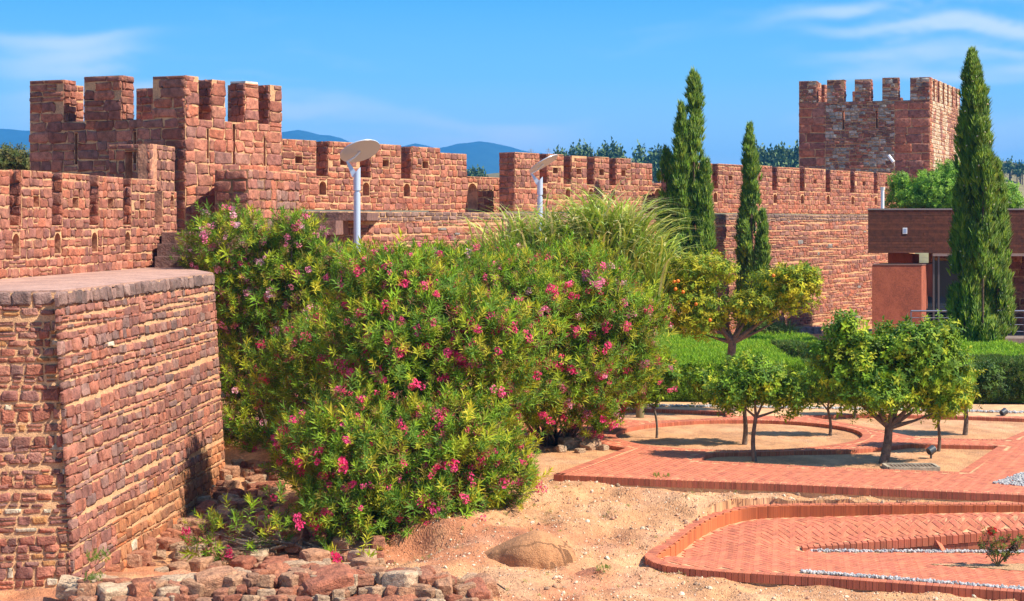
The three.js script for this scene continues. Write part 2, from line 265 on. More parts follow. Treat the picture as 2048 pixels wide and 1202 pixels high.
// ------------------------------------------------------------------ castle walls
const tall = k => k % 3 === 2 ? rr(.06, .1) : rr(.15, .24);
{ // retaining wall below the near wall walk: one face along the view, one short face to the camera
  const t = thing('retaining_wall', 'tall near retaining wall of small red stones with thick sandy mortar under the wall walk', 'wall');
  const c = [-8.2, 30], e = [-7.3, 40.3], l = [-10.5, 29.55], H = 6.0, b = .062, y0 = -7.27, foot = b * H;
  const sideN = norm2(c, e), f1 = makeFace([c[0] + foot * .98, c[1] - .35], [e[0] + foot, e[1]], y0, H, b);
  const bandColor = (s, y) => { const low = y < 1.5 + .8 * fbm(s * .4, 3, 3, 0, 5) && s > 2.5; const r = R(); return r < .008 ? lin(.62, .5, .36) : low ? redStone(1.12, 0, .7) : redStone(1, R() < .25 ? .55 : .1); };
  const st = courses(f1, { ch: tall, len: [.2, .6], gap: .02, proud: .022, rough: .018, wob: .05, split: .06, color: bandColor, top: () => H - .26 });
  const l2 = [l[0] + foot * .98, l[1] - .35], c2 = [c[0] + foot * .98, c[1] - .35], fl = makeFace(l2, c2, y0, H, 0), lean = -(fl.n.x * (c[0] - c2[0]) - fl.n.z * (c[1] - c2[1])) / H, f2 = makeFace(l2, c2, y0, H, lean);
  st.push(...courses(f2, { ch: [.11, .24], len: [.14, .38], gap: .022, proud: .026, rough: .022, wob: .06, split: .25, color: (s, y) => R() < .05 ? lin(.66, .52, .36) : R() < .1 ? lin(.55, .25, .09) : redStone(1, R() < .3 ? .3 : 0), top: () => H - .22, xmax: y => f2.L - .4 * y / H }));
  for (const f of [f1, f2]) { const cap = { ...f, O: f.O.clone().addScaledVector(f.uy, H - .26), H: .26 }; st.push(...courses(cap, { ch: [.25, .26], len: [.25, .5], gap: .012, proud: .04, xmax: () => f === f2 ? f2.L - .38 : f.L, rough: .02, color: () => redStone(.95, .7) })); }
  // core: a solid with a battered front
  const low = [l2, [c[0] + foot * .98, c[1] - .35], [e[0] + foot, e[1]], [-8.4, 43.4], [-12, 43.4], [-14, 29]], top = [l, c, e, [-8.4, 43.4], [-12, 43.4], [-14, 29]], pos = [], idx = [];
  for (const [ring, y] of [[low, y0], [top, y0 + H - .02]]) for (const p of ring) pos.push(p[0], EYE + y, -p[1]);
  for (let i = 0; i < 6; i++) { const j = (i + 1) % 6; idx.push(i, j, i + 6, j, j + 6, i + 6); }
  const g = new THREE.BufferGeometry(); g.setAttribute('position', new THREE.Float32BufferAttribute(pos, 3)); g.setIndex(idx); const gg = g.toNonIndexed(); gg.computeVertexNormals();
  mesh('wall_core', boxUV(gg, .5), M.mortar, t);
  setStones(t, st);
  // wall walk paving
  const deck = prism([[l[0] - .02, l[1]], [c[0], c[1]], [e[0], e[1]], [-8.4, 43.4], [-7.9, 46.2], [-14, 46.2], [-16, 29]], -1.29, -1.25);
  mesh('walkway', boxUV(deck, .4), M.cap, t);
}
function parapet(name, label, a, dir, n, pitch, y0, first, o = {}) { // repeated merlons with loopholes and arched niches
  const t = thing(name, label, 'wall'), yc = y0 + 1.18, top = y0 + 2.41, gapW = .62, L = first + n * pitch + (o.tail ?? 0), ms = [], ops = [];
  let s = first; if (first > .3) ms.push([0, first - gapW, top]);
  for (let i = 0; i < n; i++) { ms.push([s, s + pitch - gapW + (i === n - 1 ? (o.tail ?? 0) : 0), top + rr(-.02, .02)]); ops.push([s + (pitch - gapW) * .48, yc + .42, .36, .25, false]); ops.push([s - gapW * .45 + (o.shift ?? 0), y0 + .52, .36, .48, true]); s += pitch; }
  const b = at2(a, dir, L), w = crenelWall(a, b, y0, yc, ms, .8, { ch: k => rr(.19, .27), len: [.2, .5], gap: .017, proud: .024, rough: .018, wob: .03, split: .08, openings: ops.filter(p => p[0] > .3 && p[0] < L - .3), ends: o.ends ?? [], ...o.more });
  mesh('wall_core', boxUV(w.core, .5), [M.mortar, M.reveal], t); setStones(t, w.stones);
  return { t, L, b };
}
{ // near parapet
  const a0 = [-11.1, 35.8], d = norm2(a0, [-9.83, 45.3]), a = at2(a0, d, -4.4);
  parapet('parapet_wall', 'near crenellated parapet on the low wall walk that ends at the stone steps', a, d, 6, 2.27, -1.27, .93, { tail: .1, ends: [1] });
  const e = at2(a, d, .93 + 6 * 2.27 + .12), t = thing('parapet_end', 'low stepped end of parapet with one arched loophole beside the steps', 'wall');
  const w = crenelWall(e, at2(e, d, 1.15), -1.27, .85, [], .6, { ch: [.2, .28], len: [.3, .45], openings: [[.8, .35, .3, .4, true]], ends: [1] });
  mesh('wall_core', boxUV(w.core, .5), [M.mortar, M.reveal], t); setStones(t, w.stones);
}
// far wall line
const fw0 = [-7.87, 56.6], fwd = norm2([0, 0], [.602, .799]), fwn = [.799, -.602], onFar = (s, off = 0) => [fw0[0] + fwd[0] * s + fwn[0] * off, fw0[1] + fwd[1] * s + fwn[1] * off];
const sAtU = (u, off = 0) => { const k = (u - 1024) / F, p = onFar(0, off); return (k * p[1] - p[0]) / (fwd[0] - k * fwd[1]); };
const WALK = .36;
{
  const s900 = sAtU(900), s1030 = sAtU(1030), s1275 = sAtU(1276), s1345 = sAtU(1352), sEnd = sAtU(1800);
  const seg = (label, s0, s1, n, first, o) => parapet('parapet_wall', label, onFar(s0), fwd, n, (s1 - s0 - first) / n, WALK + .06, first, o);
  seg('far crenellated parapet running from the tall near tower to the arched doorway gap', sAtU(565) - 1, s900, 4, 1, { ends: [] });
  seg('far crenellated parapet with broad dark end between the doorway gap and the cypress pair', s1030, s1275, 4, 2.3, { ends: [0] });
  seg('long far crenellated parapet behind the cypresses ending at the distant square tower', s1345, sEnd, 8, .9, { ends: [0] });
  // recessed pieces in the two gaps
  for (const [u0, um, u1, ua, lab] of [[880, 933, 1010, 945, 'recessed low wall with arched doorway in the wider parapet gap'], [1262, 1304, 1370, 1316, 'recessed low wall with arched doorway beside the slender cypress pair']]) {
    const t = thing('recessed_wall', lab, 'wall'), o = -2.1, s0 = sAtU(u0, o), a = onFar(s0, o), b = onFar(sAtU(u1, o), o);
    const w = crenelWall(a, b, WALK - .3, WALK + 1.5, [[0, sAtU(um, o) - s0, WALK + 2.42]], .6, { ch: [.2, .3], len: [.25, .5], openings: [[sAtU(ua, o) - s0, WALK - .28, .6, 1.5, true]] });
    mesh('wall_core', boxUV(w.core, .5), [M.mortar, M.reveal], t); setStones(t, w.stones);
  }
  // lower face under the far walk
  const t = thing('rampart_wall', 'long sunlit rampart of coursed red stones below the far parapet behind the garden', 'wall');
  const off = 1.0, s0 = sAtU(560, off) - 2, s1 = sAtU(1830, off), a = onFar(s0, off), b = onFar(s1, off), y0 = -6.1, H = WALK - y0, f = makeFace(a, b, y0, H);
  const st = courses(f, { ch: (k, y) => y > H - .3 ? .3 : tall(k + 1), len: [.24, .6], gap: .017, proud: .024, rough: .018, wob: .06, split: .07, color: (s, y) => y > H - .32 ? redStone(.95, .65) : R() < .012 ? lin(.3, .26, .24) : redStone(1.05, R() < .2 ? .35 : 0) });
  mesh('wall_core', boxUV(prism([a, b, onFar(s1, -3.4), onFar(s0, -3.4)], y0, WALK - .01), .5), M.mortar, t); setStones(t, st);
}
{ // left tower
  const t = thing('castle_tower', 'tall red sandstone tower with broken merlons beside the near parapet', 'tower');
  const c = [-9.7, 49], e = [-7.35, 52.6], l = [-14.96, 51.2], dl = norm2(c, e), dd = norm2(l, c), r = [l[0] + e[0] - c[0], l[1] + e[1] - c[1]], y0 = -1.4, yc = 3.06, top = 4.32;
  const quoin = L => (s, y) => redStone(.98, R() < .15 ? .3 : 0);
  const slits = (xs, y) => xs.map(x => [x, y, .1, .95, false]);
  const parts = [
    crenelWall(l, c, y0, yc, [[0, 1.28, 4.36], [2.05, 3.42, 4.42], [4.55, dd[2], 4.34]], .6, { ch: k => rr(.24, .36), len: [.35, .95], gap: .014, proud: .025, rough: .02, wob: .02, split: .12, color: quoin(dd[2]), openings: slits([1.75, 3.9], 1.75) }),
    crenelWall(c, e, y0, yc, [[0, .55, 4.34], [1.13, 1.7, 4.3], [2.6, 3.2, 4.3], [3.75, dl[2], 4.32]], .6, { ch: k => rr(.27, .38), len: [.45, .85], gap: .014, proud: .025, rough: .012, wob: .01, split: .05, color: () => redStone(1.08, R() < .1 ? .3 : 0), openings: [[.95, 1.9, .09, .9, false], [2.1, 1.75, .12, 1.25, false], [3.5, 1.75, .1, .9, false]] }),
    crenelWall(at2(at2(r, dl, -.52), dd, .52), at2(at2(e, dl, -.52), dd, -.62), y0, yc, [[.1, 1.2, 4.36], [1.9, 2.9, 4.2], [3.6, 4.4, 4.36]], .5, { ch: [.24, .34], len: [.35, .6] }),
    crenelWall(at2(at2(l, dd, .52), dl, .62), at2(at2(r, dd, .52), dl, -.52), y0, yc, [[.3, 1.0, 4.3], [1.5, 2.2, 4.3]], .5, { ch: [.24, .34], len: [.35, .6] })];
  parts.forEach(p => mesh('wall_core', boxUV(p.core, .5), [M.mortar, M.reveal], t));
  const ins = .3; mesh('tower_floor', boxUV(prism([[c[0] - .1, c[1] + .4], [e[0] - .4, e[1] - .1], [r[0] + .1, r[1] - .4], [l[0] + .4, l[1] + .1]], y0, 1.7), .5), M.cap, t);
  const st = parts.flatMap(p => p.stones); st.forEach(g => { g.userData.size *= 1; }); setStones(t, st);
  // lime cap on one merlon
  const p = at2(c, dl, 2.62), q = at2(c, dl, 3.18), bn = [dd[0] * -.55, dd[1] * -.55]; mesh('lime_cap', boxUV(prism([p, q, [q[0] + bn[0], q[1] + bn[1]], [p[0] + bn[0], p[1] + bn[1]]], 4.3, 4.36)), mk({ color: lin(.75, .68, .6), map: dirtMap }), t);
  // small guard turret before the dark face
  const g2 = thing('guard_turret', 'small square stone turret with dark doorway in front of the tall tower', 'turret'), a = P(218, 400, 47.4), b = P(300, 400, 46.9), e2 = P(349, 400, 48.9);
  const A = [a.x, -a.z], B = [b.x, -b.z], E = [e2.x, -e2.z];
  const w1 = crenelWall(A, B, -1.3, 2.21, [], .35, { ch: [.24, .36], len: [.35, .6], openings: [[.76, -1.2, .42, 3.2, false]] }), w2 = crenelWall(B, E, -1.3, 2.21, [], .35, { ch: [.24, .36], len: [.3, .5], color: () => redStone(.95, .25) });
  [w1, w2].forEach(p => mesh('wall_core', boxUV(p.core, .5), [M.mortar, M.reveal], g2)); setStones(g2, [...w1.stones, ...w2.stones]);
  // block at the foot of the lit face
  const g4 = thing('stone_bastion', 'low square stone block against the foot of the tall tower above the oleander', 'wall'), a4 = [-8.75, 48.6], b4 = [-7.75, 48.4], c4 = [-6.75, 52.3];
  const v1 = crenelWall(a4, b4, -1.4, 1.53, [], .5, { ch: [.24, .36], len: [.4, .7] }), v2 = crenelWall(b4, c4, -1.4, 1.53, [], .5, { ch: [.24, .34], len: [.35, .6], color: () => redStone(1.05, R() < .2 ? .5 : 0) });
  [v1, v2].forEach(p => mesh('wall_core', boxUV(p.core, .5), [M.mortar, M.reveal], g4)); mesh('fill', boxUV(prism([a4, b4, c4, [-8.4, 52.5]], -1.4, 1.5), .5), M.mortar, g4); setStones(g4, [...v1.stones, ...v2.stones]);
}
{ // steps from the near walk up to the tower, and landings beyond
  const t = thing('stone_steps', 'broad dark stone steps climbing from the wall walk to the tower foot', 'steps');
  const blk = (u0, u1, vt, vb, D, depth, name) => { const a = P(u0, vt, D), b = P(u1, vb, D), n = Math.max(1, Math.round((b.x - a.x) / .95)); for (let i = 0; i < n; i++) { const x0 = mix(a.x, b.x, i / n) + .006, x1 = mix(a.x, b.x, (i + 1) / n) - .006, g = new THREE.BoxGeometry(x1 - x0, a.y - b.y, depth); g.translate((x0 + x1) / 2, (a.y + b.y) / 2, -D - depth / 2); mesh(name, tint(boxUV(g), redStone(.9, .5)), M.stone, t); } };
  blk(309, 470, 513, 541, 44.6, 3, 'step'); blk(314, 470, 488, 512.6, 45.1, 3, 'step'); blk(323, 470, 465, 487.6, 45.6, 3.4, 'step');
  const t2 = thing('stone_landing', 'dark stone landing blocks between the bastion and the far wall walk', 'steps');
  const old = t; const blk2 = (u0, u1, vt, vb, D, depth) => { const a = P(u0, vt, D), b = P(u1, vb, D), n = Math.round((b.x - a.x) / .9); for (let i = 0; i < n; i++) { const x0 = mix(a.x, b.x, i / n) + .006, x1 = mix(a.x, b.x, (i + 1) / n) - .006, g = new THREE.BoxGeometry(x1 - x0, a.y - b.y, depth); g.translate((x0 + x1) / 2, (a.y + b.y) / 2, -D - depth / 2); mesh('block', tint(boxUV(g), redStone(.9, .5)), M.stone, t2); } };
  blk2(440, 735, 425, 441, 54.6, 5); blk2(440, 672, 441, 470, 52.4, 4); blk2(430, 660, 470, 640, 52.6, 3);
}
{ // right tower
  const t = thing('castle_tower', 'distant square tower with weathered rubble face and even merlons behind the far parapet', 'tower');
  const c = [26.6, 105], l = [(1598 - 1024) / F * 107.6, 107.6], e = [31.3, 115.2], r = [l[0] + e[0] - c[0], l[1] + e[1] - c[1]], dd = norm2(l, c), dl = norm2(c, e), y0 = .5, yc = 7.75, top = 9.2, L = dd[2];
  const mer = (us, D) => us.map(([a, b]) => [clamp((a - 1598) / 262 * L, 0, L), clamp((b - 1598) / 262 * L, 0, L), top + rr(-.06, .05)]);
  const zone = (s, y) => { const q = s < 1.7 + .5 * Math.sin(y * 2.3) || s > L - 2.1 + .6 * Math.sin(y * 1.7); return q; };
  const rubble = (s, y) => { const n = fbm(s * 1.1 + 4, y * 1.1, 3, 0, 81), q = R(); return n > .46 && q < .62 ? lin(.5, .42, .35).multiplyScalar(rr(.6, 1.15)) : q < .12 ? lin(.5, .33, .2) : redStone(.95, R() < .5 ? .45 : .1); };
  const slitO = [[L * .345, 5.95, .13, 1.2, false], [L * .6, 6.0, .13, 1.1, false]];
  const wA = crenelWall(l, c, y0, yc, mer([[1598, 1634], [1655, 1690], [1711, 1744], [1766, 1798], [1821, 1861]]), .7, { ch: [.18, .26], len: [.25, .55], gap: .018, proud: .04, rough: .03, wob: .04, split: .2, openings: slitO, skip: [[0, 1.7, -1, yc - y0], [L - 2.2, L, -1, yc - y0]], color: rubble });
  const q1 = { ...wA.face, L: 1.7, H: yc - y0 }, q2 = { ...wA.face, O: wA.face.O.clone().addScaledVector(wA.face.ux, L - 2.2), L: 2.2, H: yc - y0 };
  const qs = [q1, q2].flatMap(f => courses(f, { ch: [.42, .62], len: [.7, 1.3], gap: .012, proud: .03, rough: .02, color: () => redStone(.98, R() < .2 ? .3 : 0) }));
  const n7 = []; for (let i = 0; i < 7; i++) n7.push([i * dl[2] / 6.75, i * dl[2] / 6.75 + 1.0, top]);
  n7[6][1] = Math.min(n7[6][1], dl[2]);
  const wB = crenelWall(c, e, y0, yc, n7, .7, { ch: [.2, .3], len: [.3, .6], gap: .03, proud: .03, rough: .03, split: .2, color: (s, y) => s < .7 || s > dl[2] - .7 ? redStone(1.1) : fbm(s * .8, y * .5, 3, 0, 85) > .42 ? lin(.68, .52, .36).multiplyScalar(rr(.8, 1.1)) : redStone(1.1, .3) });
  const wC = crenelWall(at2(at2(r, dl, -.75), dd, .75), at2(at2(e, dl, -.75), dd, -.8), y0, yc, [[.3, 1.6, top], [2.4, 3.7, top - .5], [4.4, 5.6, top - .4]], .7, { ch: [.25, .35], len: [.4, .7] }), wD = crenelWall(at2(at2(l, dd, .75), dl, .8), at2(at2(r, dd, .75), dl, -.75), y0, yc, [[1, 2, top], [3, 4, top], [5, 6, top]], .7, { ch: [.25, .35], len: [.4, .7] });
  [wA, wB, wC, wD].forEach(p => mesh('wall_core', boxUV(p.core, .5), [M.mortar, M.reveal], t)); setStones(t, [...qs, ...wA.stones, ...wB.stones, ...wC.stones, ...wD.stones]);
  mesh('tower_floor', boxUV(prism([[c[0] - .2, c[1] + .5], [e[0] - .5, e[1] - .1], [r[0] + .1, r[1] - .5], [l[0] + .5, l[1] + .1]], y0, 6.6), .5), M.cap, t);
  const cam = thing('security_camera', 'white tubular security camera mounted low on the distant tower', 'camera'), p = P(1778, 312, 104.2), q = P(1787, 324, 103.9), dirc = q.clone().sub(p);
  const cyl = new THREE.CylinderGeometry(.1, .1, dirc.length() * 1.1, 12); cyl.applyQuaternion(new THREE.Quaternion().setFromUnitVectors(V(0, 1, 0), dirc.clone().normalize())); cyl.translate(...p.clone().add(q).multiplyScalar(.5).toArray()); mesh('housing', cyl, mk({ color: lin(.8, .8, .78), roughness: .4 }), cam);
  mesh('bracket', tube([q.clone(), q.clone().add(V(.1, -.25, -.2)), q.clone().add(V(.15, -.35, -.9))], [.04, .04], 6, 3), mk({ color: lin(.4, .4, .4) }), cam);
}
console.log('walls');

// ------------------------------------------------------------------ garden paths, kerbs, beds
const PATH = -5.6;
const gp = (u, v, Y = PATH) => { const p = PY(u, v, Y); return [p.x, -p.z]; };
const inside = (poly, x, y) => { let c = false; for (let i = 0, j = poly.length - 1; i < poly.length; j = i++) { const a = poly[i], b = poly[j]; if (a[1] > y !== b[1] > y && x < (b[0] - a[0]) * (y - a[1]) / (b[1] - a[1]) + a[0]) c = !c; } return c; };
const edgeDist = (poly, x, y) => { let m = 1e9; for (let i = 0, j = poly.length - 1; i < poly.length; j = i++) { const a = poly[j], b = poly[i], dx = b[0] - a[0], dy = b[1] - a[1], t = clamp(((x - a[0]) * dx + (y - a[1]) * dy) / (dx * dx + dy * dy), 0, 1); m = Math.min(m, Math.hypot(x - a[0] - t * dx, y - a[1] - t * dy)); } return m; };
function smoothRing(pts, n) { const c = new THREE.CatmullRomCurve3(pts.map(p => V(p[0], 0, p[1])), true, 'centripetal'); return c.getSpacedPoints(n).slice(0, n).map(p => [p.x, p.z]); }
const brickColor = (k = 1) => { const t = rr(.88, 1.12) * k; return lin(.6 * t, .18 * t * rr(.94, 1.06), .095 * t); };
function brickBox(cx, cz, yt, ang, l, w, h, c, tilt) {        // a paver: bevelled top, open below
  const b = .006, pos = [], idx = [], ca = Math.cos(ang), sa = Math.sin(ang), uv = [], ou = rr(0, 5);
  for (const [k, y] of [[1, 0], [1, h - b], [0, h]]) for (const [sx, sz] of [[-1, -1], [1, -1], [1, 1], [-1, 1]]) { const lx = sx * (l / 2 - (k ? 0 : b)), lz = sz * (w / 2 - (k ? 0 : b)), x = cx + lx * ca - lz * sa, z = cz + lx * sa + lz * ca; pos.push(x, EYE + (typeof yt === 'function' ? yt(x, z) : yt) - h + y, -z); uv.push(lx + ou, lz + ou); }
  for (const r of [0, 4]) for (let i = 0; i < 4; i++) { const j = (i + 1) % 4; idx.push(r + i, r + j, r + 4 + i, r + j, r + 4 + j, r + 4 + i); }
  idx.push(8, 9, 10, 8, 10, 11);
  let g = new THREE.BufferGeometry(); g.setAttribute('position', new THREE.Float32BufferAttribute(pos, 3)); g.setAttribute('uv', new THREE.Float32BufferAttribute(uv, 2)); g.setIndex(idx); g = g.toNonIndexed(); g.computeVertexNormals();
  const d = Math.hypot(cx, cz); g.userData.size = l * w / d / d / d * (Math.abs(cx / cz * F) < 1024 && -(PATH) ? 1 : .001); g.userData.d = d;
  return tint(g, c);
}
function setBricks(parent, list, name) { list.sort((a, b) => b.userData.size - a.userData.size); list.slice(0, 300).forEach(g => mesh(name, g, M.brick, parent)); if (list.length > 300) mesh('small_bricks', mergeGeometries(list.slice(300)), M.brick, parent, 'stuff'); }
const outline = [gp(1108, 949), gp(1300, 958), gp(1560, 968), gp(1800, 979), gp(2048, 990), gp(2400, 1005), gp(2400, 812), gp(1700, 806), gp(1240, 803), gp(1050, 815), gp(1000, 866), gp(1180, 884), gp(1252, 896)];
const beds = [smoothRing(Array.from({ length: 16 }, (_, i) => gp(1478 + 248 * Math.cos(i * Math.PI / 8), 868 + 30 * Math.sin(i * Math.PI / 8)+ 2)), 64),
  [gp(1400, 921), gp(1410, 910), gp(1430, 906), gp(1560, 903), gp(1700, 900), gp(1770, 894), gp(1820, 888), gp(1998, 892), gp(1919, 944), gp(1650, 934)],
  [gp(1612, 832), gp(1720, 829), gp(1860, 831), gp(2200, 842), gp(2200, 856), gp(2060, 858), gp(2010, 879), gp(1840, 876), gp(1780, 864), gp(1690, 846)],
  [gp(1180, 836), gp(1200, 822), gp(1300, 818), gp(1450, 824), gp(1456, 834), gp(1400, 838), gp(1300, 842)]];
{
  const t = thing('garden_path', 'broad red brick garden path in herringbone with raised brick kerbs around the sandy beds', 'path');
  const sh = new THREE.Shape(outline.map(p => new THREE.Vector2(p[0], p[1]))); beds.forEach(b => sh.holes.push(new THREE.Path(b.map(p => new THREE.Vector2(p[0], p[1])))));
  const g = new THREE.ExtrudeGeometry(sh, { depth: .3, bevelEnabled: false }); g.rotateX(-Math.PI / 2); g.translate(0, EYE + PATH - .306, 0);
  mesh('path_bed', boxUV(g, .5), M.grout, t);
  const list = [], kerbs = [], l = .23, w = .112, gap = .008;
  // soldier course along every edge
  const rings = [outline, ...beds];
  rings.forEach((ring, ri) => { for (let i = 0; i < ring.length; i++) { const a = ring[i], b = ring[(i + 1) % ring.length], d = norm2(a, b); if (a[1] > 75 || (ri === 0 && i > 4 && i < 10)) continue; const n = Math.max(1, Math.round(d[2] / .118)); let nx = d[1], ny = -d[0]; const m = at2(a, d, d[2] / 2); if (inside(ring, m[0] + nx * .05, m[1] + ny * .05) !== (ri === 0)) { nx = -nx; ny = -ny; } for (let k = 0; k < n; k++) { const p = at2(a, d, (k + .5) * d[2] / n); if (Math.abs(p[0] / p[1] * F) > 1040) continue; const cx = p[0] + nx * .1, cz = p[1] + ny * .1; const q = brickBox(cx, cz, PATH + .004, Math.atan2(ny, nx), .225, d[2] / n - .01, .16, brickColor(.92)); q.userData.size *= 3; kerbs.push(q); } } });
  // herringbone at 45 degrees inside
  for (let D = 33; D < 52; D += 0) { break; }
  const U = .12, cs = Math.cos(.35), sn = Math.sin(.35);
  for (let i = -260; i < 260; i++) for (let j = -260; j < 260; j++) {
    const m = ((i - j) % 4 + 4) % 4; if (m !== 0 && m !== 3) continue;
    const hor = m === 0, px = (i + (hor ? 1 : .5)) * U, pz = (j + (hor ? .5 : 1)) * U, x = 6 + px * cs - pz * sn, z = 44 + px * sn + pz * cs;
    if (z < 33 || z > 47.5 || Math.abs(x / z * F) > 1040 || !inside(outline, x, z) || edgeDist(outline, x, z) < .25) continue;
    let ok = true; for (const b of beds) if (inside(b, x, z) || edgeDist(b, x, z) < .25) { ok = false; break; } if (!ok) continue;
    list.push(brickBox(x, z, PATH + rr(-.0015, .0015), .35 + (hor ? 0 : Math.PI / 2), l, w, .02, brickColor(1.06)));
  }
  setBricks(t, kerbs, 'kerb_brick');
  const t2 = thing('brick_paving', 'worn red brick paving of the upper garden between the sandy planting beds', 'paving'); setBricks(t2, list, 'brick');
  console.log('bricks', kerbs.length, list.length);
}
{ // switchback ramp
  const t = thing('brick_ramp', 'curved red brick ramp with low kerb wall and herringbone floor below the garden', 'ramp');
  const rp = (u, v, Y) => { const p = PY(u, v, Y); return [p.x, -p.z, Y]; };
  // outer edge, top of kerb: back side then round the tip and along the front
  const curve = rampCurve, pts = curve.getSpacedPoints(260), len = curve.getLength();
  const Ylow = -6.5, tip = rp(1600, 1101, -6.5), div1 = rp(2300, 1034, -5.78), divTop = s => { return mix(-6.47, -5.95, s); };
  const backN = [], slope = []; for (let i = 0; i <= 260; i++) { const a = pts[Math.max(0, i - 1)], b = pts[Math.min(260, i + 1)], d = norm2([a.x, a.z], [b.x, b.z]); backN.push([-d[1], d[0]]); slope.push((b.y - a.y) / d[2]); }
  const ringPoly = pts.map(p => [p.x, p.z]);
  // floor height: the upper leg climbs to the right behind the divider, the lower leg stays level
  const A = [tip[0], tip[1]], Bv = rp(2300, 1104, -6.5), B = [Bv[0], Bv[1]], dv = norm2(A, B);
  const side = (x, z) => (x - A[0]) * -dv[1] + (z - A[1]) * dv[0];           // >0 behind the divider line
  const fc = []; pts.forEach((p, i) => { if (i % 4) return; const n = backN[i], back = p.z > A[1] - .3 && i < 150; fc.push([p.x + n[0] * .3, p.z + n[1] * .3, back ? p.y - mix(.12, .24, sstep(11, 5, p.x)) : -6.5]); });
  for (let s = 0; s <= dv[2]; s += .3) { const p = at2(A, dv, s); fc.push([p[0] - dv[1] * .1, p[1] + dv[0] * .1, mix(-6.48, -5.86, clamp(s / 7.2, 0, 1.2))]); }
  const idw = (x, z) => { let q = 0, w = 0; for (const c of fc) { const d2 = (x - c[0]) ** 2 + (z - c[1]) ** 2 + .02, k = 1 / (d2 * d2); q += k * c[2]; w += k; } return q / w; };
  const cache = new Map(), floorY = (x, z) => { const al = (x - A[0]) * dv[0] + (z - A[1]) * dv[1]; if (side(x, z) > 0) return idw(x, z); return mix(idw(x, z), -6.5, sstep(-.9, .1, al)); };
  const kerbTop = i => { const p = pts[i]; return Math.max(p.y, floorY(p.x, p.z) + .02); };
  const grid = (x0, x1, z0, z1, nx, nz, test) => { const pos = [], idx = [], uv = []; for (let j = 0; j <= nz; j++) for (let i = 0; i <= nx; i++) { const x = mix(x0, x1, i / nx), z = mix(z0, z1, j / nz); pos.push(x, EYE + (side(x, z) > .13 || (x - A[0]) * dv[0] + (z - A[1]) * dv[1] < 0 ? floorY(x, z) : Math.min(floorY(x, z), floorY(x + dv[1] * .3, z - dv[0] * .3))) - .012, -z); uv.push(x * .5, z * .5); } for (let j = 0; j < nz; j++) for (let i = 0; i < nx; i++) { const x = mix(x0, x1, (i + .5) / nx), z = mix(z0, z1, (j + .5) / nz); if (!test(x, z)) continue; const a = j * (nx + 1) + i; idx.push(a, a + 1, a + nx + 1, a + 1, a + nx + 2, a + nx + 1); } const g = new THREE.BufferGeometry(); g.setAttribute('position', new THREE.Float32BufferAttribute(pos, 3)); g.setAttribute('uv', new THREE.Float32BufferAttribute(uv, 2)); g.setIndex(idx); g.computeVertexNormals(); return g; };
  const poly = ringPoly.map((p, i) => [p[0] + backN[i][0] * .12, p[1] + backN[i][1] * .12]);
  mesh('ramp_floor', grid(2, 13, 27, 36.5, 150, 130, (x, z) => inside(poly, x, z)), M.grout, t);
  // rose bed and gravel strips
  const strip1 = [[A[0] + .15, A[1] - .05], B, [B[0], B[1] - .16], [A[0] + .3, A[1] - .14]], strip2 = [gp(1600, 1142, -6.5), gp(2300, 1197, -6.5), gp(2300, 1201.5, -6.5), gp(1602, 1145, -6.5)], rose = [gp(1850, 1128, -6.5), gp(2300, 1127, -6.5), gp(2300, 1160, -6.5), gp(2048, 1142, -6.5)];
  const inner = ringPoly.map((p, i) => [p[0] + backN[i][0] * .34, p[1] + backN[i][1] * .34]);
  const list = [], U = .12, th = .62, cs = Math.cos(th), sn = Math.sin(th);
  for (let i = -140; i < 140; i++) for (let j = -140; j < 140; j++) {
    const m = ((i - j) % 4 + 4) % 4; if (m !== 0 && m !== 3) continue;
    const hor = m === 0, px = (i + (hor ? 1 : .5)) * U, pz = (j + (hor ? .5 : 1)) * U, x = 6 + px * cs - pz * sn, z = 31.5 + px * sn + pz * cs;
    if (Math.abs(x / z * F) > 1060 || !inside(inner, x, z) || inside(strip1, x, z) || inside(strip2, x, z) || inside(rose, x, z)) continue;
    const sd = side(x, z), al = (x - A[0]) * dv[0] + (z - A[1]) * dv[1]; if (al > 0 && sd > -.02 && sd < .34) continue;
    list.push(brickBox(x, z, (a, b) => floorY(a, b) + .001, th + (hor ? 0 : Math.PI / 2), .228, .11, .014, brickColor(1.06)));
  }
  setBricks(t, list, 'floor_brick');
  // kerb bricks on the outer edge: headers with a face that shows
  const kb = [], wallPos = []; let acc = 0;
  for (let k = 0; k < Math.floor(len / .116); k++) { const f = (k + .5) * .116 / len * 260, i = Math.min(259, Math.floor(f)), p = pts[i].clone().lerp(pts[i + 1], f - i), n = backN[i]; if (Math.abs(p.x / p.z * F) > 1040) continue; const yt = p.y + .015, tilt = (x, z) => yt + slope[i] * ((x - p.x) * n[1] - (z - p.z) * n[0]); const q = brickBox(p.x + n[0] * .11, p.z + n[1] * .11, tilt, Math.atan2(n[1], n[0]), .23, .107, .17, brickColor(.92)); q.userData.size *= 3; kb.push(q); if (i < 150) { const h = yt - floorY(p.x + n[0] * .3, p.z + n[1] * .3) + .02; if (h > .05 && k % 2 === 0) kb.push(brickBox(p.x + n[0] * .25, p.z + n[1] * .25, yt - .012, Math.atan2(n[1], n[0]) + Math.PI / 2, .224, .05, h, lin(.6, .17, .06).multiplyScalar(rr(.9, 1.08)))); } }
  const t3 = thing('ramp_kerb', 'rounded brick kerb edging the curved ramp', 'kerb'); setBricks(t3, kb, 'kerb_brick');
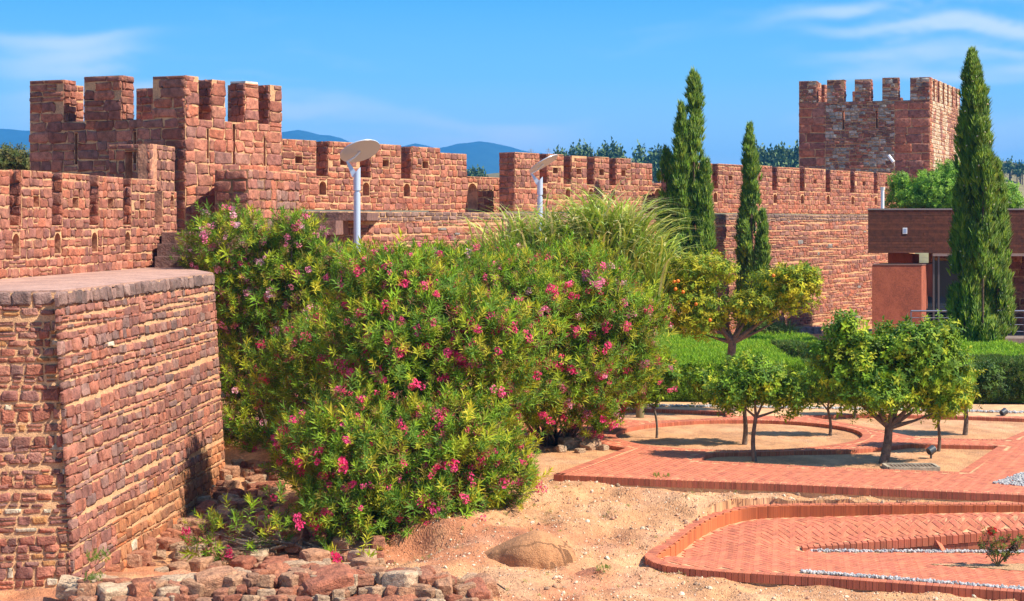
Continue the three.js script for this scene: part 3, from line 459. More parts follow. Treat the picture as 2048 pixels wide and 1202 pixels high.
  // footing under the kerb
  const fp = [], fi = []; pts.forEach((p, i) => { const n = backN[i]; for (const [o, y] of [[.03, p.y - .02], [.03, p.y - .55], [.26, p.y - .55], [.26, p.y - .02]]) fp.push(p.x + n[0] * o, EYE + y, -(p.z + n[1] * o)); if (i) for (let q = 0; q < 4; q++) { const a = (i - 1) * 4 + q, b = (i - 1) * 4 + (q + 1) % 4; fi.push(a, b, a + 4, b, b + 4, a + 4); } });
  const fg = new THREE.BufferGeometry(); fg.setAttribute('position', new THREE.Float32BufferAttribute(fp, 3)); fg.setIndex(fi); const fg2 = fg.toNonIndexed(); fg2.computeVertexNormals(); mesh('footing', boxUV(fg2, .5), mk({ color: lin(.5, .3, .18), map: dirtMap }), t3);
  // divider between the legs: soldier course on top, brick face below
  const t4 = thing('dividing_wall', 'wedge shaped low brick wall that grows between the two legs of the ramp', 'wall'), db = [];
  for (let si = 0; si * .118 + .05 < dv[2]; si++) { const s = .05 + si * .118; const p = at2(A, dv, s + .059), n = [-dv[1], dv[0]], yt = floorY(p[0] + n[0] * .2, p[1] + n[1] * .2) + .03; if (Math.abs(p[0] / p[1] * F) > 1050) continue; const h = Math.min(.17, yt + 6.5 + .02), q = brickBox(p[0] + n[0] * .12, p[1] + n[1] * .12, yt, Math.atan2(n[1], n[0]), .225, .108, h, brickColor(.95)); q.userData.size *= 4; db.push(q);
    if (yt - .18 > -6.48 && si % 2 === 0) { let yb = yt - .18; while (yb > -6.5) { const hh = Math.min(.14, yb + 6.51); const q2 = brickBox(p[0] + n[0] * .06, p[1] + n[1] * .06, yb, Math.atan2(dv[1], dv[0]), .225, .06, hh - .008, brickColor(.9)); q2.userData.size *= 4; db.push(q2); yb -= .14; } } }
  setBricks(t4, db, 'brick');
  const wp = at2(A, dv, .1), wq = at2(A, dv, dv[2]), n = [-dv[1], dv[0]]; { const g = prism([[wp[0] + n[0] * .05, wp[1] + n[1] * .05], [wq[0] + n[0] * .05, wq[1] + n[1] * .05], [wq[0] + n[0] * .2, wq[1] + n[1] * .2], [wp[0] + n[0] * .2, wp[1] + n[1] * .2]], -6.7, -6.48), p = g.attributes.position; for (let i = 0; i < p.count; i++) if (p.getY(i) > EYE - 6.6) { const x = p.getX(i), z = -p.getZ(i), s = (x - A[0]) * dv[0] + (z - A[1]) * dv[1]; p.setY(i, EYE + (s < 1 ? -6.49 : mix(-6.48, -5.86, clamp(s / 7.2, 0, 1.2)) - .02)); } g.computeVertexNormals(); mesh('wall_core', boxUV(g, .5), M.grout, t4); }
  // white pebbles
  const peb = (name, label, poly, n, y) => { const g0 = new THREE.IcosahedronGeometry(.028, 0), im = new THREE.InstancedMesh(g0, mk({ color: 0xffffff, roughness: .8 }), n); const xs = poly.map(p => p[0]), zs = poly.map(p => p[1]); let k = 0, guard = 0; const m = new THREE.Matrix4(), q = new THREE.Quaternion(); while (k < n && guard++ < n * 60) { const x = rr(Math.min(...xs), Math.max(...xs)), z = rr(Math.min(...zs), Math.max(...zs)); if (!inside(poly, x, z)) continue; q.setFromEuler(new THREE.Euler(rr(0, 6), rr(0, 6), rr(0, 6))); m.compose(V(x, EYE + y + rr(0, .03), -z), q, V(rr(.6, 1.5), rr(.5, 1), rr(.6, 1.5))); im.setMatrixAt(k, m); const w = rr(.28, .56); im.setColorAt(k, R() < .12 ? lin(.35, .32, .3) : lin(w, w * .97, w * .93)); k++; } im.count = k; im.name = numbered(name); im.userData = { label, category: 'gravel', kind: 'stuff' }; im.castShadow = im.receiveShadow = true; scene.add(im); };
  peb('white_gravel', 'white pebbles along the foot of the wedge shaped dividing wall', strip1, 1000, -6.5);
  peb('white_gravel', 'narrow strip of white pebbles set in the front leg of the ramp', strip2, 900, -6.5);
  peb('white_gravel', 'patch of white pebbles beside the upper brick path', [gp(1985, 967), gp(2060, 942), gp(2120, 960), gp(2060, 974)], 900, PATH);
  peb('white_gravel', 'thin line of white pebbles along the back path before the hedge', [gp(1200, 809), gp(1640, 816), gp(2100, 826), gp(2100, 828), gp(1640, 818), gp(1200, 811)], 1500, PATH + .01);
  // rose bed soil
  const sg = new THREE.ShapeGeometry(new THREE.Shape(rose.map(p => new THREE.Vector2(p[0], p[1])))); sg.rotateX(-Math.PI / 2); sg.translate(0, EYE - 6.495, 0);
  const soil = structure('rose_bed_soil', boxUV(sg, .35), mk({ color: lin(.5, .3, .16), map: dirtMap, bumpMap: dirtBump, bumpScale: .04 }));
}
console.log('paving');

// ------------------------------------------------------------------ rocks
const rockGeo = Array.from({ length: 8 }, (_, k) => { let g = new THREE.IcosahedronGeometry(.5, 2); const p = g.attributes.position; for (let i = 0; i < p.count; i++) { const v = V(p.getX(i), p.getY(i), p.getZ(i)); for (const ax of ['x', 'y', 'z']) v[ax] = Math.sign(v[ax]) * Math.pow(Math.abs(v[ax]) * 2, .36) * .5; const n = 1 + .35 * (fbm(v.x * 3 + k * 7 + v.z * 2, v.y * 3 + v.z * 2.3 + 20, 3, 0, k) - .5); v.multiplyScalar(n); p.setXYZ(i, v.x, v.y, v.z); } g.deleteAttribute('normal'); g.computeVertexNormals(); return boxUV(g, 1); });
const rockCols = Array.from({ length: 10 }, (_, k) => mk({ color: [lin(.5, .2, .11), lin(.54, .26, .14), lin(.44, .16, .085), lin(.6, .36, .21), lin(.48, .24, .14), lin(.64, .43, .27), lin(.42, .14, .075), lin(.55, .29, .16), lin(.5, .18, .09), lin(.6, .39, .24)][k], map: stoneMap, bumpMap: stoneBump, bumpScale: .04 }));
function rock(parent, p, sx, sy, sz, name = 'stone', mi) { const o = mesh(name, rockGeo[Math.floor(R() * 8)], rockCols[mi ?? Math.floor(R() * 10)], parent); o.position.copy(p); o.scale.set(sx, sy, sz); o.rotation.set(rr(-.25, .25), rr(0, 6.3), rr(-.25, .25)); return o; }
const onGround = (u, v) => { let D = 32; for (let i = 0; i < 40; i++) { const x = (u - 1024) / F * D, y = groundY(x, D), Dn = -y * F / (v - HZ); D = mix(D, Dn, .5); } return V((u - 1024) / F * D, EYE + groundY((u - 1024) / F * D, D), -D); };
{
  const t = thing('rubble_wall', 'long low ruined wall of loose rubble stones in the foreground', 'ruin');
  for (let u = 150; u < 985; u += rr(13, 24)) for (let row = 0; row < 9; row++) { const x = (u + rr(-8, 8) - 1024) / F * 28.6, D = 28.8 - row * .3 + rr(-.1, .1) - (u < 420 ? .25 : 0), top = [-6.0, -6.03, -6.2, -6.3, -6.36, -6.4, -6.42, -6.44, -6.46][row] - (u < 430 ? .1 : 0) - .15 * fbm(u * .02, row, 3, 0, 8) - (u > 850 ? (u - 850) * .0022 : 0), s = rr(.14, row < 2 ? .46 : .36) * (R() < .15 ? 1.4 : 1); rock(t, XD(x * D / 28.6, D, top - s * .35), s * rr(1, 1.5), s * rr(.65, 1), s * rr(.8, 1.2), 'stone'); }
  const core = prism([[-7.3, 29.15], [-.6, 29.15], [-.6, 25], [-7.3, 25]], -7.6, -6.78); mesh('rubble_core', boxUV(core, .5), mk({ color: lin(.56, .36, .22), map: dirtMap, bumpMap: dirtBump, bumpScale: .05 }), t);
  const h = thing('rubble_heap', 'heap of fallen red stones in the shaded pit behind the low ruined wall', 'rubble');
  for (let i = 0; i < 190; i++) { const u = rr(200, 760), v = rr(1050, 1150), p = onGround(u, v), s = rr(.14, .42); p.y += s * .18; rock(h, p, s * rr(1, 1.4), s * rr(.6, .9), s, 'stone'); }
  const h2 = thing('rubble_heap', 'heap of fallen stones at the foot of the retaining wall beside the oleander', 'rubble');
  for (let i = 0; i < 110; i++) { const u = rr(398, 560), v = rr(930, 1055), p = onGround(u, v), s = rr(.14, .36); p.y += s * .2; rock(h2, p, s * rr(1, 1.4), s * rr(.6, .9), s, 'stone'); }
  const h3 = thing('garden_rocks', 'pair of brown boulders beside the brick path kerb under the oleander', 'rock');
  for (const [u, v, s] of [[1140, 897, .42], [1182, 900, .4], [1205, 902, .22], [1120, 905, .25], [1160, 907, .2]]) { const p = PY(u, v, -5.72); p.y += s * .25; rock(h3, p, s * 1.3, s * .8, s, 'boulder'); }
  for (const [u, v, s, lab] of [[1175, 1150, .3, 'flat reddish stone half buried in the sand near the tarp mound'], [1060, 1118, .34, 'broken red slab at the foot of the tarp mound'], [780, 1128, .14, 'small pale stone on the bare dirt bank']]) { const p = onGround(u, v); const o = rock(scene, p, s * 1.6, s * .5, s, numbered('loose_stone')); o.userData = { label: lab, category: 'stone' }; }
}
{ // mound under an earth-coloured sheet
  const t = thing('covered_mound', 'rounded mound draped in a creased earth coloured sheet on the dirt slope', 'mound'), c = onGround(1076, 1125), g = new THREE.SphereGeometry(1, 56, 28, 0, Math.PI * 2, 0, Math.PI / 2), p = g.attributes.position;
  for (let i = 0; i < p.count; i++) { const x = p.getX(i), y = p.getY(i), z = p.getZ(i), a = Math.atan2(z, x), low = 1 - y, fold = Math.sin(a * 17 + 2 * Math.sin(a * 3)) * .07 * low * low * sstep(-.2, .3, x), r = 1 + fold + .42 * (fbm(x * 1.7 + 9, z * 1.7 + y * 1.7 + 9, 4, 0, 4) - .5); const tail = x < -.3 ? (-.3 - x) * .7 * low : 0; p.setXYZ(i, (x * .62 * Math.pow(low + .25, .3) * r) - tail, Math.pow(y, .62) * .66 * (1 + .1 * (r - 1)), z * .55 * r); }
  g.computeVertexNormals(); g.translate(c.x, c.y - .06, c.z); mesh('sheet', boxUV(g, .6), mk({ color: lin(.5, .24, .11), map: dirtMap, bumpMap: dirtBump, bumpScale: .03 }), t);
  const hose = [[790, 1152], [850, 1165], [930, 1172], [985, 1176], [1010, 1190]].map(([u, v]) => onGround(u, v).add(V(0, .1, 0)));
  solo('garden_hose', tube(hose, [.014, .014], 6, 8), mk({ color: lin(.03, .03, .03), roughness: .5 }), 'thin black hose lying across the rubble and dirt', 'hose');
}
// ------------------------------------------------------------------ plants
function leafShape(l, w, fold = .25, droop = .15) { const g = new THREE.BufferGeometry(); g.setAttribute('position', new THREE.Float32BufferAttribute([0, 0, 0, -w / 2, w * fold, l * .45, w / 2, w * fold, l * .45, 0, 0, l * .5, 0, -l * droop, l], 3)); g.setIndex([0, 3, 1, 0, 2, 3, 1, 3, 4, 3, 2, 4]); return g; }
function sprig(n, l, w, o = {}) { const gs = [], q = new THREE.Quaternion(); for (let i = 0; i < n; i++) { const t = i / n, g = leafShape(l * rr(.75, 1.15), w * rr(.8, 1.2), o.fold, o.droop); g.rotateX(-(mix(o.open ?? .25, o.up ?? 1.15, t) + rr(-.25, .25))); g.rotateY(i * 2.4 + rr(-.3, .3)); g.translate(0, t * (o.stem ?? .16), 0); gs.push(g); } const g = mergeGeometries(gs); g.computeVertexNormals(); return g; }
const up = V(0, 1, 0);
function scatter(name, parent, geo, material, places, kind = 'stuff') { // places: {p, dir, s, c}
  const im = new THREE.InstancedMesh(geo, material, places.length), m = new THREE.Matrix4(), q = new THREE.Quaternion(), q2 = new THREE.Quaternion();
  places.forEach((a, i) => { q.setFromUnitVectors(up, a.dir); q2.setFromAxisAngle(up, rr(0, 6.28)); q.multiply(q2); m.compose(a.p, q, V(a.s, a.s * (a.sy ?? 1), a.s)); im.setMatrixAt(i, m); im.setColorAt(i, a.c); });
  im.name = name; im.castShadow = im.receiveShadow = true; im.userData.kind = kind; parent.add(im); return im;
}
const rdir = () => { const z = rr(-1, 1), a = rr(0, 6.283), r = Math.sqrt(1 - z * z); return V(r * Math.cos(a), z, r * Math.sin(a)); };
// points through lobes (ellipsoids {c, r}), thicker near the surface, clumped
function lobePoints(lobes, n, o = {}) { const out = [], vol = lobes.map(l => Math.pow(l.r.x * l.r.y * l.r.z, .75)), tot = vol.reduce((a, b) => a + b, 0); lobes.forEach((l, k) => { const m = Math.round(n * vol[k] / tot); for (let i = 0; i < m; i++) { const d = rdir(); if (o.topBias && d.y < 0 && R() < o.topBias) d.y *= -1; const lump = .58 + .82 * fbm(d.x * 2.2 + k * 5 + 30, d.y * 2.2 + d.z * 2.2 + 30, 3, 0, k + 3); const rad = lump * (R() < .07 ? rr(1.04, 1.25) : R() < (o.shell ?? .75) ? rr(.74, 1.04) : Math.cbrt(rr(.05, .6))); out.push({ p: V(l.c.x + d.x * l.r.x * rad, l.c.y + d.y * l.r.y * rad, l.c.z + d.z * l.r.z * rad), d, rad }); } }); return out; }
const pick = (list) => list[Math.floor(R() * list.length)];
const jc = (c, k = .2) => { const t = rr(1 - k, 1 + k); return lin(c[0] * t * rr(.9, 1.1), c[1] * t, c[2] * t); };
const olSprig = [0, 1, 2].map(() => sprig(16, .155, .026, { stem: .2, up: 1.2, open: .15, droop: .1 }));
const citSprig = [0, 1].map(() => sprig(9, .105, .05, { stem: .14, open: -.2, up: 1, fold: .2, droop: .25 }));
const flower = (() => { const gs = []; for (let k = 0; k < 5; k++) for (let i = 0; i < 5; i++) { const g = leafShape(.04, .036, .1, -.1); g.rotateX(-.5); g.rotateY(i * 1.257); g.translate(...rdir().multiplyScalar(.055).toArray()); gs.push(g); } const g = mergeGeometries(gs); g.computeVertexNormals(); return g; })();
const olGreens = [[.22, .37, .014], [.3, .46, .016], [.44, .5, .018], [.12, .24, .014], [.56, .52, .025], [.17, .31, .025]];
function oleander(label, base, lobes, n, pinks, nf, o = {}) {
  const t = thing('oleander', label, 'shrub', 'flowering oleanders before the castle wall');
  for (const l of lobes) for (let k = 0; k < (o.stems ?? 4); k++) { const tip = l.c.clone().add(rdir().multiply(l.r).multiplyScalar(.7)), b = base.clone().add(V(rr(-.35, .35), -.1, rr(-.3, .3))), mid = b.clone().lerp(tip, .5).add(V(rr(-.2, .2), -.05 * b.distanceTo(tip), rr(-.2, .2))); mesh('stem', tube([b, mid, tip], [rr(.03, .05), .022, .007], 6, 4), M.greybark, t); }
  const pts = lobePoints(lobes, n, { shell: .72, topBias: .25 });
  const by = [[], [], []]; for (const a of pts) { const dir = a.d.clone().multiplyScalar(.8).add(V(rr(-.4, .4), .75, rr(-.4, .4))).normalize(); by[Math.floor(R() * 3)].push({ p: a.p, dir, s: R() < .1 ? rr(1.3, 1.7) : rr(.65, 1.25), c: R() < .05 ? jc([.3, .24, .02]) : jc(pick(olGreens)) }); }
  by.forEach((b, i) => scatter('foliage', t, olSprig[i], M.leaf, b));
  // seed pods and spent flower heads, brownish red twigs
  const twig = sprig(7, .1, .012, { stem: .08, up: 1.1, open: .2 }), tp = lobePoints(lobes, Math.round(n * .3), { shell: 1, topBias: .3 }).map(a => ({ p: a.p.addScaledVector(a.d, .05), dir: a.d.clone().add(V(0, .6, 0)).normalize(), s: rr(.8, 1.3), c: jc(pick([[.3, .09, .05], [.22, .07, .04], [.36, .16, .08]])) })); scatter('spent_blooms', t, twig, M.leaf, tp);
  const fl = []; const cl = lobePoints(lobes, Math.round(nf / 1.0), { shell: 1, topBias: .2 }); for (const a of cl) { const c = pick(pinks), k = 1 + Math.floor(R() * 4); for (let i = 0; i < k; i++) fl.push({ p: a.p.clone().addScaledVector(a.d, .1).add(rdir().multiplyScalar(.1)), dir: a.d.clone().add(rdir().multiplyScalar(.4)).normalize(), s: rr(.8, 1.5), c: jc(c, .15) }); }
  scatter('flowers', t, flower, M.petal, fl); return t;
}
const L = (u, v, D, rx, ry, rz) => ({ c: P(u, v, D), r: V(rx, ry, rz) });
const hot = [[.85, .04, .2], [.9, .08, .28], [.75, .025, .14]], pale = [[.8, .3, .42], [.82, .42, .52], [.78, .2, .34]], mixp = [...hot, ...hot, ...pale];
oleander('tall oleander with pale and rosy blooms reaching up over the wall walk corner', XD(-6.1, 43.2, -6.1), [L(465, 500, 43.8, 1.1, .9, .8), L(560, 555, 44, 1.25, 1, 1), L(650, 560, 44, 1.25, .85, 1), L(470, 610, 43.8, .75, 1.0, .7), L(480, 730, 43.8, .6, 1.1, .7), L(610, 640, 44, 1.4, 1.15, 1), L(490, 860, 43.6, .6, 1, .7), L(590, 465, 43.6, .55, .4, .5), L(560, 760, 44, .95, 1.1, .8)], 5600, [...pale, ...pale, hot[1]], 420, { stems: 5 });
oleander('broad deep pink oleander spreading over the dirt bank in front of the others', XD(-1.9, 35.4, -5.95), [L(660, 770, 41, 1.6, 1.6, 1.1), L(800, 690, 36, 1.6, 1.3, 1.3), L(950, 720, 36, 1.4, 1.4, 1.2), L(650, 910, 37.4, 1.1, .95, .9), L(560, 910, 42.9, .9, .6, .6), L(720, 920, 34.4, 1.5, 1.2, 1.1), L(880, 900, 34.8, 1.5, 1.1, 1.1), L(710, 1020, 33.8, 1.05, .8, .8), L(980, 960, 35, .9, .6, .8), L(860, 1010, 34, .9, .6, .7), L(780, 580, 36.5, 1.3, .8, 1)], 12500, hot, 900, { stems: 5 });
oleander('oleander with leggy stems and scattered pink blooms beside the brick path', XD(1.1, 42.3, -5.75), [L(1020, 620, 40, 1.5, 1.1, 1.2), L(1130, 600, 41, 1.5, 1.15, 1.2), L(1220, 660, 42, 1.3, 1.15, 1.1), L(1130, 740, 41, 1.4, 1.1, 1.1), L(1240, 740, 42.4, .9, .8, .8), L(1060, 800, 40.5, 1, .8, .8), L(900, 560, 39.5, 1.2, .65, 1), L(1010, 550, 41, 1, .55, .9), L(1180, 830, 41.5, .55, .4, .5)], 9000, mixp, 620, { stems: 5 });
oleander('low trailing oleander branch hanging over the shaded rubble pit', XD(-4.6, 33.4, -6.4), [L(470, 1065, 33, .9, .42, .5), L(420, 1085, 33, .5, .25, .4), L(560, 1040, 33.3, .7, .4, .5), L(720, 1110, 32.4, .5, .3, .4)], 90, hot, 8, { stems: 3 });
oleander('small oleander sprig with red blooms at the edge of the back bed', PY(1215, 845, -5.7), [L(1310, 735, 44, .5, .35, .4), L(1250, 790, 44, .5, .45, .4), L(1215, 830, 44.5, .35, .3, .3)], 420, hot, 40, { stems: 3 });
console.log('oleander');
{ // tall grass behind the oleanders
  const blade = (() => { const pos = [], idx = [], n = 7; for (let i = 0; i <= n; i++) { const t = i / n, w = .022 * (1 - t * t) + .002, z = .75 * t * t * t + .1 * t, y = 2.1 * t - .75 * t * t * t; pos.push(-w, y, z, w, y, z); if (i) { const a = i * 2 - 2; idx.push(a, a + 1, a + 2, a + 1, a + 3, a + 2); } } const g = new THREE.BufferGeometry(); g.setAttribute('position', new THREE.Float32BufferAttribute(pos, 3)); g.setIndex(idx); g.computeVertexNormals(); return g; })();
  const clump = (u, v, D, n, s, label) => { const t = thing('tall_grass', label, 'grass', 'clumps of tall reedy grass behind the oleanders'), c = P(u, v, D), pl = []; for (let i = 0; i < n; i++) pl.push({ p: c.clone().add(V(rr(-.55, .55) * s, rr(-.3, .3), rr(-.5, .5) * s)), dir: V(rr(-.32, .32), 1, rr(-.3, .3)).normalize(), s: s * rr(1.1, 1.9), c: jc(pick([[.6, .62, .12], [.45, .55, .07], [.72, .66, .28], [.34, .47, .05]])) }); scatter('blades', t, blade, M.leaf, pl); mesh('root_crown', new THREE.CylinderGeometry(.1 * s, .13 * s, c.y - EYE + 5.7, 10).translate(c.x, (c.y + EYE - 5.7) / 2, c.z), mk({ color: lin(.2, .16, .07) }), t); };
  clump(1050, 600, 48, 300, 1, 'sparse reedy grass clump beside the second disc lamp post');
  clump(1130, 600, 48, 480, 1.05, 'reedy grass clump in front of the second disc lamp post');
  clump(1220, 590, 48, 800, 1.12, 'fullest yellow green reedy grass clump beside the cypress pair');
  clump(1280, 620, 48, 480, .95, 'drooping yellow green reedy grass clump next to the orange tree');
  clump(1000, 590, 48, 60, 1, 'few thin reed stalks at the end of the grass row');
  const g2 = thing('fountain_grass', 'fine fuzzy green fountain grass at the foot of the rampart', 'grass'), pl = [], c = P(1555, 690, 76); for (let i = 0; i < 700; i++) pl.push({ p: c.clone().add(V(rr(-.5, .5), 0, rr(-.4, .4))), dir: V(rr(-.4, .75), 1, rr(-.5, .5)).normalize(), s: rr(.5, .85), c: jc([.14, .26, .04]) }); scatter('blades', g2, blade, M.leaf, pl);
}
const cySpray = (() => { const gs = []; for (let i = 0; i < 7; i++) { const g = new THREE.ConeGeometry(.028, .34, 3, 1, true); g.translate(0, .17, 0); g.rotateX(rr(.05, .5)); g.rotateY(i * .9 + rr(-.3, .3)); g.translate(0, rr(0, .12), 0); gs.push(g); } return mergeGeometries(gs); })();
const coneGeo = new THREE.IcosahedronGeometry(.028, 1);
function cypress(label, spires, n, nc) { // spires: {base point, height, radius, lean}
  const t = thing('cypress_tree', label, 'tree', 'Italian cypresses in the garden'), pl = [], cones = [];
  const tot = spires.reduce((a, s) => a + s.h * s.r, 0);
  spires.forEach((s, k) => {
    mesh('trunk', tube([s.b.clone().add(V(0, -.1, 0)), s.b.clone().add(V(s.lx * .5, s.h * .5, 0)), s.b.clone().add(V(s.lx, s.h * .96, 0))], k ? [.06, .04, .01] : [.14, .07, .012], 7, 6), M.bark, t);
    const m = Math.round(n * s.h * s.r / tot), tufts = Math.max(30, Math.round(m / 55));
    for (let q = 0; q < tufts; q++) { // flame-shaped tufts that climb the spire
      const h0 = Math.pow(R(), .9) * .97 - .04, a0 = rr(0, 6.283), prof = h => Math.pow(Math.max(0, Math.sin(Math.PI * Math.pow(clamp(h * .93 + .07, 0, 1), .6))), .8) * (1 - .3 * h), th = rr(.8, 1.5) * (h0 > .7 ? .8 : 1), inner = R() < .35;
      for (let i = 0; i < 55; i++) { const k = Math.pow(R(), .8), h = h0 + k * th / s.h; if (h > 1 || h < .005) continue; const rad0 = s.r * prof(h) * (inner ? .45 : .86), tr = .2 * (1 - k) * s.r / .8 + .02, a2 = rr(0, 6.283), x = Math.cos(a0) * rad0 + Math.cos(a2) * tr, z = Math.sin(a0) * rad0 + Math.sin(a2) * tr, p = s.b.clone().add(V(s.lx * h + x, h * s.h + .05, z)); pl.push({ p, dir: V(Math.cos(a0) * .16 + Math.cos(a2) * .2, 1, Math.sin(a0) * .16 + Math.sin(a2) * .2).normalize(), s: rr(.7, 1.2) * (h > .85 ? .8 : 1), c: jc(pick([[.18, .33, .012], [.25, .42, .014], [.11, .23, .012], [.34, .46, .018]])) }); if (R() < nc * .5 && !inner) cones.push({ p: p.clone().add(V(Math.cos(a2) * .08, .1, Math.sin(a2) * .08)), dir: up, s: rr(.9, 1.5), c: jc([.5, .44, .25]) }); }
    }
  });
  scatter('foliage', t, cySpray, M.leaf, pl); scatter('seed_cones', t, coneGeo, mk({ color: 0xffffff }), cones);
}
const sp = (u, v, D, vt, r, lu = 0) => ({ b: P(u, v, D), h: (v - vt) / F * D, r: r * .9, lx: lu / F * D });
// cypresses
cypress('pair of tall slender cypresses grown together behind the orange tree', [sp(1385, 712, 70.5, 138, .95, 4), sp(1365, 712, 70.2, 215, .7, -2), sp(1345, 700, 70.8, 300, .75, -14), sp(1405, 712, 70, 330, .5, 6)], 9000, .05);
cypress('single narrow cypress standing before the rampart', [sp(1506, 690, 78, 256, .85, -6), sp(1525, 690, 77.7, 430, .5, 2), sp(1490, 690, 78.3, 470, .4, -2)], 4600, .02);
cypress('largest cypress dotted with pale cones in front of the wooden roofed building', [sp(1955, 728, 65, 97, 1.05, -10), sp(1990, 728, 65.2, 330, .7, 6), sp(1930, 728, 64.6, 400, .62, -6), sp(1965, 728, 64.2, 250, .7, 2)], 11000, .09);
// citrus
function citrus(label, base, forks, lobes, n, o = {}) {
  const t = thing(o.name ?? 'citrus_tree', label, 'tree', o.group ?? 'small citrus trees in the sandy beds');
  mesh('trunk', tube([base.clone().add(V(0, -.12, 0)), base.clone().lerp(forks, .45).add(V(o.bend ?? .04, 0, 0)), forks], [o.r0 ?? .085, (o.r0 ?? .085) * .8, (o.r0 ?? .085) * .7], 9, 5), M.greybark, t);
  lobes = lobes.flatMap(l => [{ c: l.c, r: l.r.clone().multiplyScalar(.84) }, ...[0, 1, 2].map(() => { const d = rdir(); d.y = Math.abs(d.y) * .9 - .1; return { c: l.c.clone().add(d.multiply(l.r).multiplyScalar(rr(.75, 1))), r: l.r.clone().multiplyScalar(rr(.26, .42)) }; })]);
  for (const l of lobes.filter((_, i) => i % 4 === 0)) for (let k = 0; k < 1; k++) { const tip = l.c.clone().add(rdir().multiply(l.r).multiplyScalar(.5)), mid = forks.clone().lerp(tip, .5).add(V(rr(-.1, .1), -.06 * forks.distanceTo(tip), rr(-.1, .1))); mesh('branch', tube([forks.clone().add(V(0, -.06, 0)), mid, tip], [(o.r0 ?? .085) * .55, .025, .008], 6, 4), M.greybark, t); }
  const cols = o.cols ?? [[.22, .38, .012], [.32, .46, .015], [.15, .28, .013], [.45, .5, .02], [.1, .21, .012]], by = [[], []];
  for (const a of lobePoints(lobes, n, { shell: .7, topBias: .2 })) by[Math.floor(R() * 2)].push({ p: a.p, dir: a.d.clone().add(V(rr(-.5, .5), .35, rr(-.5, .5))).normalize(), s: rr(.7, 1.3) * (o.ls ?? 1), c: jc(pick(cols), .3) });
  by.forEach((b, i) => scatter('foliage', t, citSprig[i], M.leaf, b));
  for (const [u, v, D] of o.fruit ?? []) { const g = new THREE.SphereGeometry(.052, 14, 10); g.translate(...P(u, v, D).toArray()); mesh('orange', g, mk({ color: lin(.85, .2, .01), roughness: .5 }), t); }
  return t;
}
const B = (u, v) => PY(u, v, bedLevel);
{ const b = B(1765, 926), D = -b.z; citrus('largest lemon tree with forked trunk and glossy dense crown beside the drain cover', b, P(1778, 850, D), [L(1700, 745, D, .85, .8, .9), L(1785, 735, D, 1, .95, 1), L(1870, 745, D, .85, .8, .9), L(1830, 690, D, .75, .6, .8), L(1690, 680, D, .55, .55, .6), L(1880, 690, D - .2, .5, .55, .5), L(1760, 790, D - .3, 1.1, .5, .8), L(1885, 800, D, .55, .45, .6), L(1690, 650, D, .25, .3, .3), L(1645, 710, D, .35, .3, .4)], 3000, { r0: .13, ls: 1.1 }); }
{ const b = B(1510, 923), D = -b.z; citrus('small citrus tree with slim leaning trunk and flat crown in the front bed', b, P(1512, 830, D), [L(1470, 790, D, .6, .4, .6), L(1530, 770, D, .7, .5, .6), L(1575, 795, D, .45, .4, .5), L(1500, 750, D, .5, .35, .5)], 1000, { r0: .065, bend: -.06 }); }
{ const b = B(1488, 889), D = -b.z; citrus('small citrus tree with straight trunk inside the oval bed', b, P(1488, 815, D), [L(1430, 780, D, .6, .5, .6), L(1480, 750, D, .7, .5, .6), L(1530, 765, D, .6, .45, .6), L(1410, 760, D, .35, .3, .4)], 1000, { r0: .075 }); }
{ const b = B(1313, 876), D = -b.z; citrus('thin young citrus tree with sparse crown near the oleander', b, P(1308, 815, D), [L(1300, 775, D, .5, .42, .4), L(1325, 755, D, .35, .35, .4), L(1285, 790, D, .3, .25, .3)], 420, { r0: .04 }); }
{ const b = B(1660, 871), D = -b.z; citrus('young citrus tree with short trunk at the far side of the oval bed', b, P(1655, 815, D), [L(1650, 780, D, .55, .4, .5), L(1625, 770, D, .4, .4, .4), L(1690, 790, D, .4, .3, .4)], 520, { r0: .05 }); }
{ const b = B(1876, 903), D = -b.z; citrus('yellowish citrus tree with thin trunk beside the garden spotlight', b, P(1876, 845, D), [L(1870, 800, D, .55, .5, .5), L(1905, 770, D, .5, .45, .5), L(1915, 800, D, .35, .35, .4)], 620, { r0: .05, cols: [[.34, .4, .02], [.52, .48, .02], [.2, .3, .015]] }); }
{ const b = B(1929, 870), D = -b.z; citrus('citrus tree with sturdy straight trunk at the right end of the back bed', b, P(1930, 805, D), [L(1935, 770, D, .7, .5, .6), L(1970, 760, D, .45, .4, .5), L(1900, 770, D, .45, .45, .5)], 760, { r0: .075, cols: [[.07, .15, .015], [.1, .19, .015], [.05, .11, .012]] }); }
{ const b = B(1707, 837), D = -b.z; citrus('small citrus tree with crooked trunk behind the largest lemon tree', b, P(1709, 800, D), [L(1715, 780, D, .6, .4, .5), L(1680, 775, D, .4, .35, .4)], 420, { r0: .05 }); }
{ const b = B(1460, 832), D = -b.z; citrus('tall orange tree with yellow green crown and a few ripe oranges', b, P(1465, 680, D), [L(1370, 600, D, .95, 1.05, .95), L(1365, 545, D, .7, .55, .7), L(1420, 545, D, .7, .6, .7), L(1560, 570, D, .95, .55, .8), L(1520, 610, D, .9, .5, .8), L(1590, 590, D, .6, .6, .6), L(1610, 550, D, .35, .3, .4), L(1400, 650, D, .7, .45, .7), L(1490, 620, D - .3, .6, .4, .5)], 3000, { name: 'orange_tree', group: 'orange tree in the back bed', r0: .17, bend: -.05, cols: [[.42, .45, .015], [.52, .5, .02], [.26, .36, .015], [.6, .52, .02], [.16, .26, .014]], fruit: [[1348, 563, D - .9], [1356, 562, D - .95], [1351, 578, D - .9], [1366, 584, D - .9], [1547, 551, D - .75], [1392, 608, D - .9], [1420, 640, D - .7]] }); }
